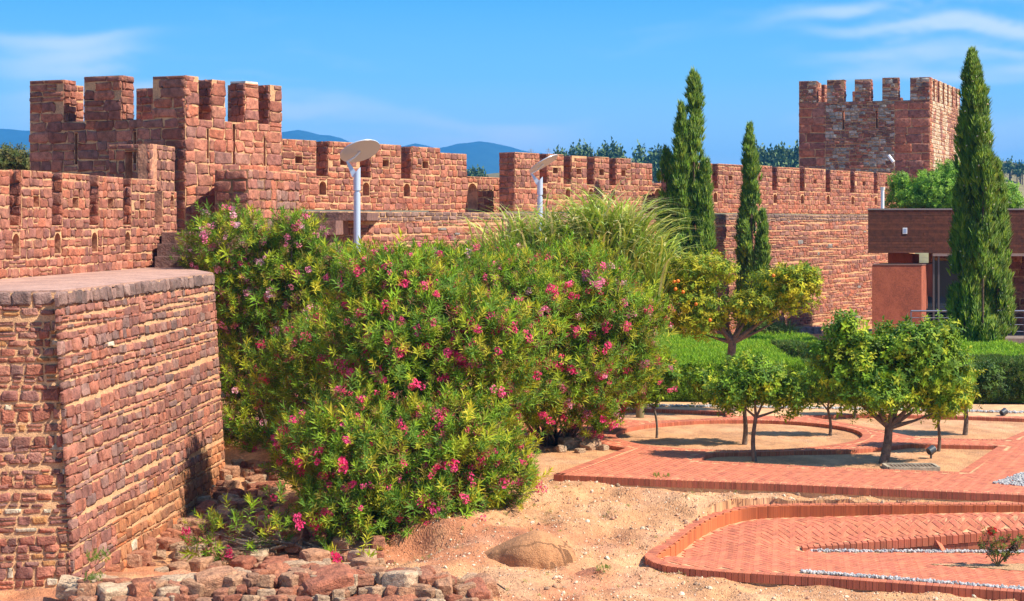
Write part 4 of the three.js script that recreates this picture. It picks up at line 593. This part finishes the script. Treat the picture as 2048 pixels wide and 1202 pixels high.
// hedges
const hedgeSprig = sprig(10, .1, .022, { stem: .1, up: 1.3, open: .6 });
function hedge(label, x0, x1, d0, d1, y0, y1, n, cols, o = {}) {
  const t = thing('hedge', label, 'hedge'), pl = [];
  for (let i = 0; i < n; i++) { const face = R(); let x = rr(x0, x1), D = rr(d0, d1), y = y1, dir = V(rr(-.4, .4), 1, rr(-.4, .4)); if (face < .38) { y = rr(y0, y1); D = d0 + rr(-.05, .15); dir = V(rr(-.6, .6), .7, .8); } const bump = .28 * fbm(x * 1.1 + 5, D * .8, 3, 0, 95); y -= bump * (face < .38 ? 0 : 1) - .1; pl.push({ p: XD(x, D - (face < .38 ? .25 * fbm(x * 1.5, y * 2 + 9, 3, 0, 97) : 0), y), dir: dir.normalize(), s: rr(.8, 1.4), c: jc(pick(cols)) }); }
  scatter('foliage', t, hedgeSprig, M.leaf, pl);
  const g = new THREE.BoxGeometry(x1 - x0 - .2, y1 - y0 - .3, d1 - d0 - .3); g.translate((x0 + x1) / 2, EYE + (y0 + y1) / 2 - .12, -(d0 + d1) / 2); mesh('branches', boxUV(g), mk({ color: lin(.14, .24, .02), map: stoneMap }), t);
}
const hg = [[.28, .46, .015], [.36, .53, .02], [.2, .37, .015]], hd = [[.12, .23, .02], [.08, .16, .015], [.16, .2, .03]];
const ux = (u, D) => (u - 1024) / F * D;
hedge('bright green rosemary hedge in front of the orange tree trunk', ux(1255, 51.6), ux(1612, 51.6), 51.6, 57.5, -5.7, -4.55, 9000, hg);
hedge('darker clipped shrub block behind the rosemary hedge', ux(1560, 59), ux(1650, 59), 59, 61, -5.7, -4.55, 1500, hd);
hedge('second bright hedge strip before the rampart planters', ux(1260, 61), ux(1700, 61), 62, 70, -5.7, -4.85, 6000, hg);
hedge('loose dark shrub row behind the spotlight at the back path', ux(1880, 51.5), ux(2120, 51.5), 51.5, 54, -5.7, -4.5, 5000, hd);
hedge('bright green clipped hedge below the terrace railing', ux(1900, 56), ux(2160, 56), 56, 66, -5.7, -4.75, 6500, hg);
hedge('dark low shrubs behind the lemon trees', ux(1610, 51.8), ux(1880, 51.8), 52, 56, -5.7, -4.75, 5000, [...hd, hg[2]]);
// small weeds
const weedLabels = [[1322, 968, .2, 'leafy green weed growing at the brick path edge'], [1205, 1145, .13, 'bright weed tuft on the sand near the flat stone'], [1485, 1160, .14, 'low weed at the foot of the ramp kerb'], [1435, 1158, .07, 'tiny weed sprouting beside the ramp kerb'], [195, 1125, .2, 'green weed clump at the corner foot of the retaining wall'], [188, 1165, .16, 'lower green weed by the retaining wall corner'], [1435, 1175, .08, 'dry tuft on the sand in front of the ramp'], [400, 965, .18, 'yellow weed at the end of the retaining wall']];
for (const [u, v, s, label] of weedLabels) { const t = thing('weed', label, 'plant'), p = u < 300 ? P(u, v, 28.2) : onGround(u, v), pl = []; for (let i = 0; i < 60; i++) pl.push({ p: p.clone().add(V(rr(-1, 1) * s, rr(0, .9) * s, rr(-1, 1) * s)), dir: V(rr(-.7, .7), 1, rr(-.7, .7)).normalize(), s: s * 2.4 * rr(.7, 1.2), c: jc(pick([[.2, .32, .03], [.14, .26, .03], [.3, .36, .05]])) }); scatter('leaves', t, hedgeSprig, M.leaf, pl); }
{ // rose bush in the ramp bed
  const t = thing('rose_bush', 'spindly rose bush with one open red bloom in the ramp bed', 'shrub'), b = gp(1995, 1132, -6.5), base = XD(b[0], b[1], -6.5), D = b[1], pl = [];
  for (const [u, v] of [[1968, 1050], [1985, 1062], [2010, 1075], [2040, 1068], [1960, 1085], [2030, 1095], [2052, 1080]]) { const tip = P(u, v, D + rr(-.15, .15)); mesh('stem', tube([base.clone(), base.clone().lerp(tip, .5).add(V(rr(-.05, .05), .03, 0)), tip], [.014, .01, .005], 6, 4), mk({ color: lin(.16, .13, .05) }), t); for (let i = 0; i < 16; i++) { const q = base.clone().lerp(tip, rr(.3, 1.02)).add(rdir().multiplyScalar(.06)); pl.push({ p: q, dir: rdir().add(V(0, .5, 0)).normalize(), s: rr(.4, .65), c: jc(pick([[.12, .2, .03], [.09, .06, .04], [.2, .24, .03]])) }); } }
  scatter('leaves', t, citSprig[0], M.leaf, pl);
  const fl = []; for (let i = 0; i < 26; i++) fl.push({ p: P(1984, 1062, D).add(rdir().multiplyScalar(.035)), dir: rdir().add(V(0, .5, .4)).normalize(), s: .8, c: jc([.7, .008, .01]) }); scatter('bloom', t, flower, M.petal, fl);
}
console.log('plants');

// ------------------------------------------------------------------ lamps, spotlights, drain
function discLamp(label, u, D, vTop, n, dc, vBase) {
  const t = thing('disc_lamp', label, 'lamp', 'disc reflector lamps before the rampart'), top = P(u, vTop, D), y0 = EYE - 5.75, r = .105;
  const pole = new THREE.CylinderGeometry(r, r * 1.02, top.y - .68 - y0, 24); pole.translate(top.x, (top.y - .68 + y0) / 2, top.z); mesh('pole', pole, M.pole, t);
  const neck = new THREE.CylinderGeometry(r * .72, r * .72, .1, 20); neck.translate(top.x, top.y - .64, top.z); mesh('neck', neck, M.pole, t);
  const head = new THREE.CylinderGeometry(r * 1.05, r * 1.05, .6, 24); const hp = head.attributes.position; for (let i = 0; i < hp.count; i++) if (hp.getY(i) > .2) hp.setY(i, hp.getY(i) + hp.getX(i) * 1.1); head.computeVertexNormals(); head.translate(top.x, top.y - .3, top.z); mesh('lamp_head', head, M.pole, t);
  const c = P(dc[0], dc[1], D), nn = V(...n).normalize(), disc = new THREE.CylinderGeometry(.64, .64, .025, 48); disc.applyQuaternion(new THREE.Quaternion().setFromUnitVectors(up, nn)); disc.translate(c.x, c.y, c.z); const dsc = mesh('reflector_disc', disc, M.disc, t);
  const foot = top.clone().add(V(-.06, -.15, 0)), edge = P(dc[2], dc[3], D), ax = edge.clone().sub(foot), sh = new THREE.Shape(); sh.moveTo(-.1, 0); sh.lineTo(.09, 0); sh.lineTo(.03, ax.length()); sh.lineTo(-.03, ax.length());
  const fin = new THREE.ExtrudeGeometry(sh, { depth: .03, bevelEnabled: false }); fin.translate(0, 0, -.015); fin.applyQuaternion(new THREE.Quaternion().setFromUnitVectors(up, ax.clone().normalize())); fin.translate(foot.x, foot.y, foot.z); mesh('bracket', fin, M.pole, t);
  const tip = c.clone().addScaledVector(nn, .02), rod = tube([edge.clone().addScaledVector(nn, .03), tip.clone().lerp(edge, .5).addScaledVector(nn, .05), tip], [.03, .03, .02], 8, 3); mesh('support_rod', rod, mk({ color: lin(.85, .86, .86), roughness: .4 }), dsc);
}
discLamp('disc lamp nearer the tall tower with its pale disc tilted open', 714, 51, 342, [.31, -.857, .41], [720, 302, 694, 322]);
discLamp('disc lamp beside the reed grass with its disc seen nearly edge on', 1080, 64.8, 359, [.49, -.85, .19], [1087, 327, 1062, 346]);
for (const [u, v, label] of [[1862, 917, 'small drum spotlight on a stake in the front bed'], [2007, 838, 'small drum spotlight on a stake at the back path corner']]) {
  const t = thing('garden_spotlight', label, 'spotlight', 'drum spotlights in the beds'), b = PY(u, v, bedLevel), k = 1.1;
  const st = new THREE.CylinderGeometry(.025, .025, .2, 10); st.translate(b.x, b.y + .06, b.z); mesh('stake', st, mk({ color: lin(.05, .05, .05) }), t);
  const dm = new THREE.CylinderGeometry(.1, .085, .17, 20); dm.rotateZ(-1.2); dm.rotateY(.5); dm.translate(b.x, b.y + .2, b.z); const house = mesh('housing', dm, mk({ color: lin(.05, .06, .07), roughness: .4 }), t);
  const gl = new THREE.CylinderGeometry(.088, .088, .012, 20); gl.rotateZ(-1.2); gl.rotateY(.5); gl.translate(b.x + .075, b.y + .232, b.z - .04); mesh('lens', gl, mk({ color: lin(.5, .58, .65), roughness: .1 }), house);
  const yk = new THREE.TorusGeometry(.11, .012, 6, 16, Math.PI); yk.rotateZ(Math.PI); yk.rotateY(.5); yk.translate(b.x, b.y + .2, b.z); mesh('yoke', yk, mk({ color: lin(.05, .05, .05) }), t);
}
{ const t = thing('drain_cover', 'rectangular metal grate set in a pale stone frame beside the lemon tree', 'grate'), b = PY(1822, 937, bedLevel), w = 1.15, d = .62;
  for (const [x, z, sx, sz] of [[0, -d / 2, w, .07], [0, d / 2, w, .07], [-w / 2, 0, .07, d - .08], [w / 2, 0, .07, d - .08]]) { const g = new THREE.BoxGeometry(sx, .1, sz); g.translate(b.x + x, b.y + .03, b.z + z); mesh('frame', boxUV(g), mk({ color: lin(.5, .4, .28), map: stoneMap }), t); }
  for (let i = 0; i < 12; i++) { const g = new THREE.BoxGeometry(.05, .03, d - .1); g.translate(b.x - w / 2 + .09 + i * (w - .18) / 11, b.y + .045, b.z); mesh('bar', g, mk({ color: lin(.22, .15, .1), roughness: .6 }), t); } }

// ------------------------------------------------------------------ building at the right
{
  const t = thing('cafe_building', 'low modern building with deep brown timber fascia behind the largest cypress', 'building'), D = 74, x0 = ux(1736, D), x1 = ux(2700, D), yT = (HZ - 420) / F * D, yB = (HZ - 506) / F * D, wood = [0, 1, 2].map(k => mk({ color: [lin(.12, .034, .016), lin(.14, .04, .019), lin(.1, .028, .014)][k], map: stoneMap, roughness: .9 }));
  const nb = 15; for (let i = 0; i < nb; i++) { const y = mix(yB, yT, (i + .5) / nb); let x = x0; let q = 0; while (x < x1 - .05) { const w = Math.min(x1 - x, [2.5, 3.6, 4.4][(i + q++) % 3]), g = new THREE.BoxGeometry(w - .012, (yT - yB) / nb - .014, .06); g.translate(x + w / 2, EYE + y, -D); mesh('fascia_board', boxUV(g), pick(wood), t); x += w; } }
  const roof = prism([[x0 + .03, D + .04], [x1, D + .04], [x1, D + 8], [ux(1750, D + 8), D + 8]], yB + .01, yT - .01); mesh('roof_slab', roof, wood[0], t);
  const edge = prism([[x0 - .03, D - .06], [x1, D - .06], [x1, D + 8.1], [ux(1749, D + 8), D + 8.1]], yT + .002, yT + .07); mesh('roof_edge', edge, mk({ color: lin(.2, .17, .17) }), t);
  const soff = new THREE.BoxGeometry(x1 - ux(1866, D), .13, .2); soff.translate((x1 + ux(1866, D)) / 2, EYE + yB - .075, -D - .12); mesh('pale_trim', soff, mk({ color: lin(.55, .42, .33) }), t);
  // rendered block
  const bt = (HZ - 530) / F * D, render = mk({ color: lin(.36, .1, .055), map: dirtMap, bumpMap: dirtBump, bumpScale: .01 }), ring = [[ux(1744, 73.2), 73.2], [ux(1843, 73.2), 73.2], [ux(1865, 75.8), 75.8], [ux(1766, 75.8), 75.8]], bl = prism(ring, -5.7, bt); const blk0 = mesh('rendered_block', boxUV(bl, .4), render, t);
  const cp = prism(ring.map(p => [p[0] + .02, p[1] - .02]), bt + .002, bt + .05); mesh('coping', cp, mk({ color: lin(.12, .06, .05) }), blk0);
  const f = makeFace([ux(1866, 79), 79.5], [ux(2700, 79), 79.5], -5.7, 4.4), w = courses(f, { ch: [.25, .4], len: [.4, .9], gap: .02, holes: [[.1, 1.5, 0, 3.9], [5.6, 10, 0, 2.3]] }); setStones(t, w, 'wall_stone');
  const bw = new THREE.BoxGeometry(f.L, 4.4, .3); bw.translate(f.O.x + f.L / 2, EYE - 3.5, -79.68); mesh('back_wall', boxUV(bw, .5), M.mortar, t);
  const dr = new THREE.BoxGeometry(1.35, 3.8, .08); dr.translate(f.O.x + .8, EYE - 3.8, -79.45); mesh('dark_door', dr, mk({ color: lin(.01, .01, .012), roughness: .3 }), t);
  const side = new THREE.BoxGeometry(.3, 4.2, 5); side.translate(ux(1800, 77) + .5, EYE - 3.6, -78.5); mesh('side_wall', side, render, t);
  for (const u of [1867, 1877]) { const g = new THREE.BoxGeometry(.08, -yB + -1 + 5.6 + 1 - 3 + 1.4, .08); g.translate(ux(u, D + .3), EYE + yB - 2.1, -D - .3); mesh('post', g, mk({ color: lin(.12, .11, .11), roughness: .4, metalness: .5 }), t); }
  const fl = new THREE.BoxGeometry(x1 - x0 - 1, .5, 6.5); fl.translate((x0 + x1) / 2 + .5, EYE - 5.45, -D - 2.6); mesh('terrace', boxUV(fl, .5), mk({ color: lin(.25, .2, .18), map: dirtMap }), t);
  const sign = thing('notice_plate', 'small white framed notice plate on the timber fascia', 'sign'), s = new THREE.BoxGeometry(.2, .27, .02); s.translate(ux(1809.5, D), EYE + (HZ - 461.5) / F * D, -D + .045); const plate = mesh('plate', s, mk({ color: lin(.75, .75, .75) }), sign); const si = new THREE.BoxGeometry(.13, .19, .01); si.translate(ux(1809.5, D), EYE + (HZ - 461.5) / F * D, -D + .058); mesh('panel', si, mk({ color: lin(.25, .33, .5) }), plate);
  const ra = thing('terrace_railing', 'grey metal railing with four bars along the building terrace', 'railing'), steel = mk({ color: lin(.16, .18, .24), roughness: .4, metalness: .4 }), rd = 72.6, xa = ux(1822, rd), xb = ux(2200, rd), yt = (HZ - 622) / F * rd;
  for (let k = 0; k < 4; k++) mesh('rail', tube([V(xa, EYE + yt - k * .3, -rd), V((xa + xb) / 2, EYE + yt - k * .3, -rd), V(xb, EYE + yt - k * .3, -rd)], [k ? .018 : .04, k ? .018 : .04], 8, 2), steel, ra);
  for (let x = xa; x < xb; x += 1.25) { const g = new THREE.BoxGeometry(.05, 1.25, .05); g.translate(x, EYE + yt - .62, -rd); mesh('rail_post', g, steel, ra); }
  // stacked chairs
  const plastic = mk({ color: lin(.012, .013, .018), roughness: .45 }), shell = (() => { const s = new THREE.Shape(); s.moveTo(-.24, 0); s.lineTo(.24, 0); s.lineTo(.25, .3); s.quadraticCurveTo(.24, .52, 0, .54); s.quadraticCurveTo(-.24, .52, -.25, .3); return new THREE.ExtrudeGeometry(s, { depth: .03, bevelEnabled: false, curveSegments: 8 }); })();
  let no = 0; for (const [u, lab] of [[1854, 'black chair in the stack nearest the rendered block'], [1878, 'black chair in the middle stack behind the railing'], [1903, 'black chair in the stack half hidden by the cypress']]) for (let k = 0; k < 6; k++) { const c = thing('stacking_chair', lab, 'chair', 'stacked chairs ' + lab.slice(15)), x = ux(u, 75), y = EYE - 5.2 + k * .13, z = -75 + .5; const back = shell.clone(); back.rotateX(-.12); back.translate(x, y + .62, z - .25 + k * .02); mesh('backrest', back, plastic, c); const seat = new THREE.BoxGeometry(.48, .04, .46); seat.translate(x, y + .6, z); mesh('seat', seat, plastic, c); for (const [sx, sz] of [[-1, -1], [1, -1], [1, 1], [-1, 1]]) { const l = new THREE.CylinderGeometry(.016, .016, .6, 6); l.translate(x + sx * .22, y + .3, z + sz * .2); mesh('leg', l, plastic, c); } }
  const mast = thing('white_mast', 'slim white pole with capped top rising behind the timber fascia', 'pole'), mp = new THREE.CylinderGeometry(.085, .085, 3, 14); mp.translate(ux(1765, 80), EYE + .1, -80); mesh('pole', mp, mk({ color: lin(.75, .75, .75), roughness: .4 }), mast); const mc = new THREE.CylinderGeometry(.13, .1, .14, 14); mc.translate(ux(1765, 80), EYE + 1.6, -80); mesh('cap', mc, mk({ color: lin(.8, .78, .7) }), mast);
  const pl = thing('planter_row', 'row of grey planter boxes at the foot of the rampart', 'planter'); for (let i = 0; i < 4; i++) { const g = new THREE.BoxGeometry(.42, .5, .5); g.translate(ux(1588 + i * 15, 84), EYE - 5.62, -84); mesh('planter', boxUV(g), mk({ color: lin(.3, .32, .36), map: stoneMap }), pl); }
}
// broadleaf tree behind the building and tree beyond the near parapet
function broadleaf(label, base, lobes, n, cols, s = 1.3) { const t = thing('broadleaf_tree', label, 'tree'); mesh('trunk', tube([base, base.clone().lerp(lobes[0].c, .5).add(V(.15, 0, 0)), lobes[0].c], [.2, .14, .06], 8, 5), M.greybark, t); for (const l of lobes) mesh('branch', tube([base.clone().lerp(lobes[0].c, .6), l.c.clone().lerp(lobes[0].c, .4), l.c], [.07, .045, .015], 6, 4), M.greybark, t); const pl = lobePoints(lobes, n, { shell: .6 }).map(a => ({ p: a.p, dir: a.d.clone().add(rdir().multiplyScalar(.7)).add(V(0, .3, 0)).normalize(), s: s * rr(.8, 1.3), c: jc(pick(cols)) })); scatter('foliage', t, citSprig[1], M.leaf, pl); }
broadleaf('leafy light green tree rising behind the timber fascia', XD(ux(1870, 82.6), 82.6, -6), [L(1870, 385, 82.8, 1.6, 1.0, 1.2), L(1820, 395, 83, 1.1, .7, 1), L(1895, 360, 83, .8, .8, .8), L(2010, 400, 83, .8, .9, .9), L(1960, 390, 83, 1.2, .9, 1), L(1905, 340, 83, .35, .4, .4), L(1800, 365, 83, .5, .4, .5)], 3600, [[.24, .42, .03], [.3, .5, .035], [.17, .32, .03]]);
broadleaf('olive green treetop showing over the near parapet beside the tall tower', XD(-24, 72, -6), [L(20, 322, 72, 1.0, .55, .8), L(-20, 325, 72, 1, .6, .8), L(45, 330, 72, .5, .4, .6)], 900, [[.14, .15, .03], [.2, .17, .04], [.09, .12, .02]]);
// ------------------------------------------------------------------ far hills
function ridge(name, D, pts, depth, color, base) { const pos = [], idx = [], n = 160, rows = 14, u0 = pts[0][0], u1 = pts[pts.length - 1][0]; const hAt = u => { let k = 0; while (k < pts.length - 2 && u > pts[k + 1][0]) k++; const t = clamp((u - pts[k][0]) / (pts[k + 1][0] - pts[k][0]), 0, 1); return mix(pts[k][1], pts[k + 1][1], t * t * (3 - 2 * t)); };
  for (let j = 0; j <= rows; j++) for (let i = 0; i <= n; i++) { const u = mix(u0, u1, i / n), t = j / rows, d = D - depth * (1 - t) , x = (u - 1024) / F * D * (d / D), top = (HZ - hAt(u)) / F * D, nz = fbm(i * .13 + 3, j * .35, 4, 0, D | 0) - .5, y = mix(base, top, Math.pow(t, .8)) + nz * .12 * (top - base) * Math.sin(Math.PI * t) + (j === rows ? (fbm(i * .9, 3, 3, 0, 5) - .5) * D * .0012 : 0); pos.push(x, EYE + y, -d); }
  for (let i = 0; i <= n; i++) { const u = mix(u0, u1, i / n); pos.push((u - 1024) / F * D, EYE + base, -D - depth); }
  for (let j = 0; j <= rows; j++) for (let i = 0; i < n; i++) { const a = j * (n + 1) + i; idx.push(a, a + 1, a + n + 1, a + 1, a + n + 2, a + n + 1); }
  const g = new THREE.BufferGeometry(); g.setAttribute('position', new THREE.Float32BufferAttribute(pos, 3)); g.setIndex(idx); g.computeVertexNormals(); return structure(name, boxUV(g.toNonIndexed(), .004), mk({ color, map: dirtMap })); }
ridge('mountain', 5200, [[-700, 290], [-300, 268], [0, 258], [90, 262], [200, 300], [420, 300], [560, 265], [600, 260], [650, 270], [760, 300], [800, 292], [830, 286], [880, 297], [920, 287], [965, 282], [1010, 292], [1070, 306], [1200, 330], [1600, 350], [1960, 330], [2100, 318], [2700, 300]], 1500, lin(.03, .07, .06), -45);
ridge('hill', 620, [[500, 420], [860, 375], [935, 352], [1000, 345], [1110, 318], [1200, 312], [1330, 322], [1480, 335], [1560, 322], [1620, 312], [1900, 325], [2000, 322], [2080, 336], [2500, 360]], 260, lin(.2, .17, .07), -45);
{ const crownG = (() => { const gs = []; for (let i = 0; i < 170; i++) { const g = leafShape(1.1, .75, .2, .2); g.rotateX(rr(-3, 3)); g.rotateY(rr(0, 6)); g.translate(...rdir().multiply(V(2.4, 2.6, 2.4)).multiplyScalar(rr(.4, 1)).add(i % 3 ? V(0, 0, 0) : V(1.2, -2.2, .4)).toArray()); gs.push(g); } const g = mergeGeometries(gs); g.computeVertexNormals(); return g; })(), trunkG = new THREE.CylinderGeometry(.15, .28, 7, 6); trunkG.translate(0, -4, 0);
  const fm = [0, 1, 2].map(k => mk({ color: [lin(.12, .19, .06), lin(.16, .22, .07), lin(.1, .16, .05)][k], side: THREE.DoubleSide }));
  const place = (u, v, s, D = 520) => { const t = thing('hillside_tree', 'distant slender eucalyptus tree on the hazy hill beyond the walls', 'tree', 'trees on the far hill'), p = P(u, v, D); const c = mesh('crown', crownG, pick(fm), t), k = mesh('trunk', trunkG, M.bark, t); t.position.copy(p); t.scale.set(s, s * rr(.9, 1.3), s); t.rotation.y = rr(0, 6); };
  for (let i = 0; i < 60; i++) { const u = rr(1115, 1345), v = 322 + rr(-14, 14) + Math.abs(u - 1200) * .06 - (i < 20 ? 8 : 0); place(u, v, rr(.8, 1.3)); }
  for (let i = 0; i < 34; i++) place(rr(1515, 1600), mix(325, 312, R()) + rr(-8, 6), rr(.8, 1.3)); for (let i = 0; i < 24; i++) place(rr(932, 965), rr(345, 372), rr(.5, .9)); for (let i = 0; i < 14; i++) place(rr(1985, 2060), rr(330, 340), rr(.5, .8), 580);
  const rf = thing('tiled_roof', 'orange tiled roof glimpsed through the second parapet gap', 'roof'), g = prism([[ux(1292, 110), 110], [ux(1325, 110), 110], [ux(1325, 118), 118], [ux(1292, 118), 118]], 0, 2.35); mesh('roof', boxUV(g), mk({ color: lin(.5, .16, .07), map: stoneMap }), rf);
  for (const [u, v] of [[1097, 296], [1062, 297]]) { const t = thing('power_pylon', 'thin lattice power pylon on the skyline beside the wooded hill', 'pylon', 'power pylons on the skyline'), b = P(u, 318, 900), tp = P(u, v, 900); for (const s of [-1, 1]) mesh('leg', tube([b.clone().add(V(s * 1.2, 0, 0)), b.clone().lerp(tp, .5).add(V(s * .5, 0, 0)), tp], [.18, .14, .1], 5, 2), mk({ color: lin(.3, .3, .32) }), t); for (const k of [.7, .85]) mesh('crossarm', tube([b.clone().lerp(tp, k).add(V(-1.6, 0, 0)), b.clone().lerp(tp, k).add(V(0, .1, 0)), b.clone().lerp(tp, k).add(V(1.6, 0, 0))], [.1, .1], 5, 2), mk({ color: lin(.3, .3, .32) }), t); } }
{ // litter on the dirt: small chips
  const n = 7000, g = new THREE.IcosahedronGeometry(.02, 0), pl = []; for (let i = 0; i < n; i++) { const x = rr(-3, 9), D = rr(28, 37), y = groundY(x, D); pl.push({ p: XD(x, D, y + .004), dir: rdir(), s: R() < .04 ? rr(1.6, 3.2) : rr(.35, 1.3), sy: .6, c: jc(pick([[.6, .4, .24], [.45, .24, .14], [.7, .55, .38], [.35, .2, .12]])) }); }
  const im = scatter('stone_chips', scene, g, mk({ color: 0xffffff }), pl); im.userData = { label: 'small stone chips and litter scattered over the sandy slope', category: 'gravel', kind: 'stuff' }; }
{ const g = sprig(6, .07, .02, { stem: .02, open: .1, up: .7 }), pl = []; for (let i = 0; i < 420; i++) { const x = rr(-2.5, 5), D = rr(28.5, 36), y = groundY(x, D); if (y < -6.8) continue; if (fbm(x * .9 + 3, D * .9, 3, 0, 66) < .5) continue; pl.push({ p: XD(x, D, y), dir: V(rr(-.3, .3), 1, rr(-.3, .3)).normalize(), s: rr(.5, 1.3), c: jc(pick([[.4, .28, .12], [.3, .2, .09], [.25, .3, .06], [.5, .38, .18]])) }); } const im = scatter('dry_tufts', scene, g, M.leaf, pl); im.userData = { label: 'dry grass tufts and fallen leaves on the bare slope', category: 'litter', kind: 'stuff' }; }
console.log('done');
renderer.render(scene, camera);
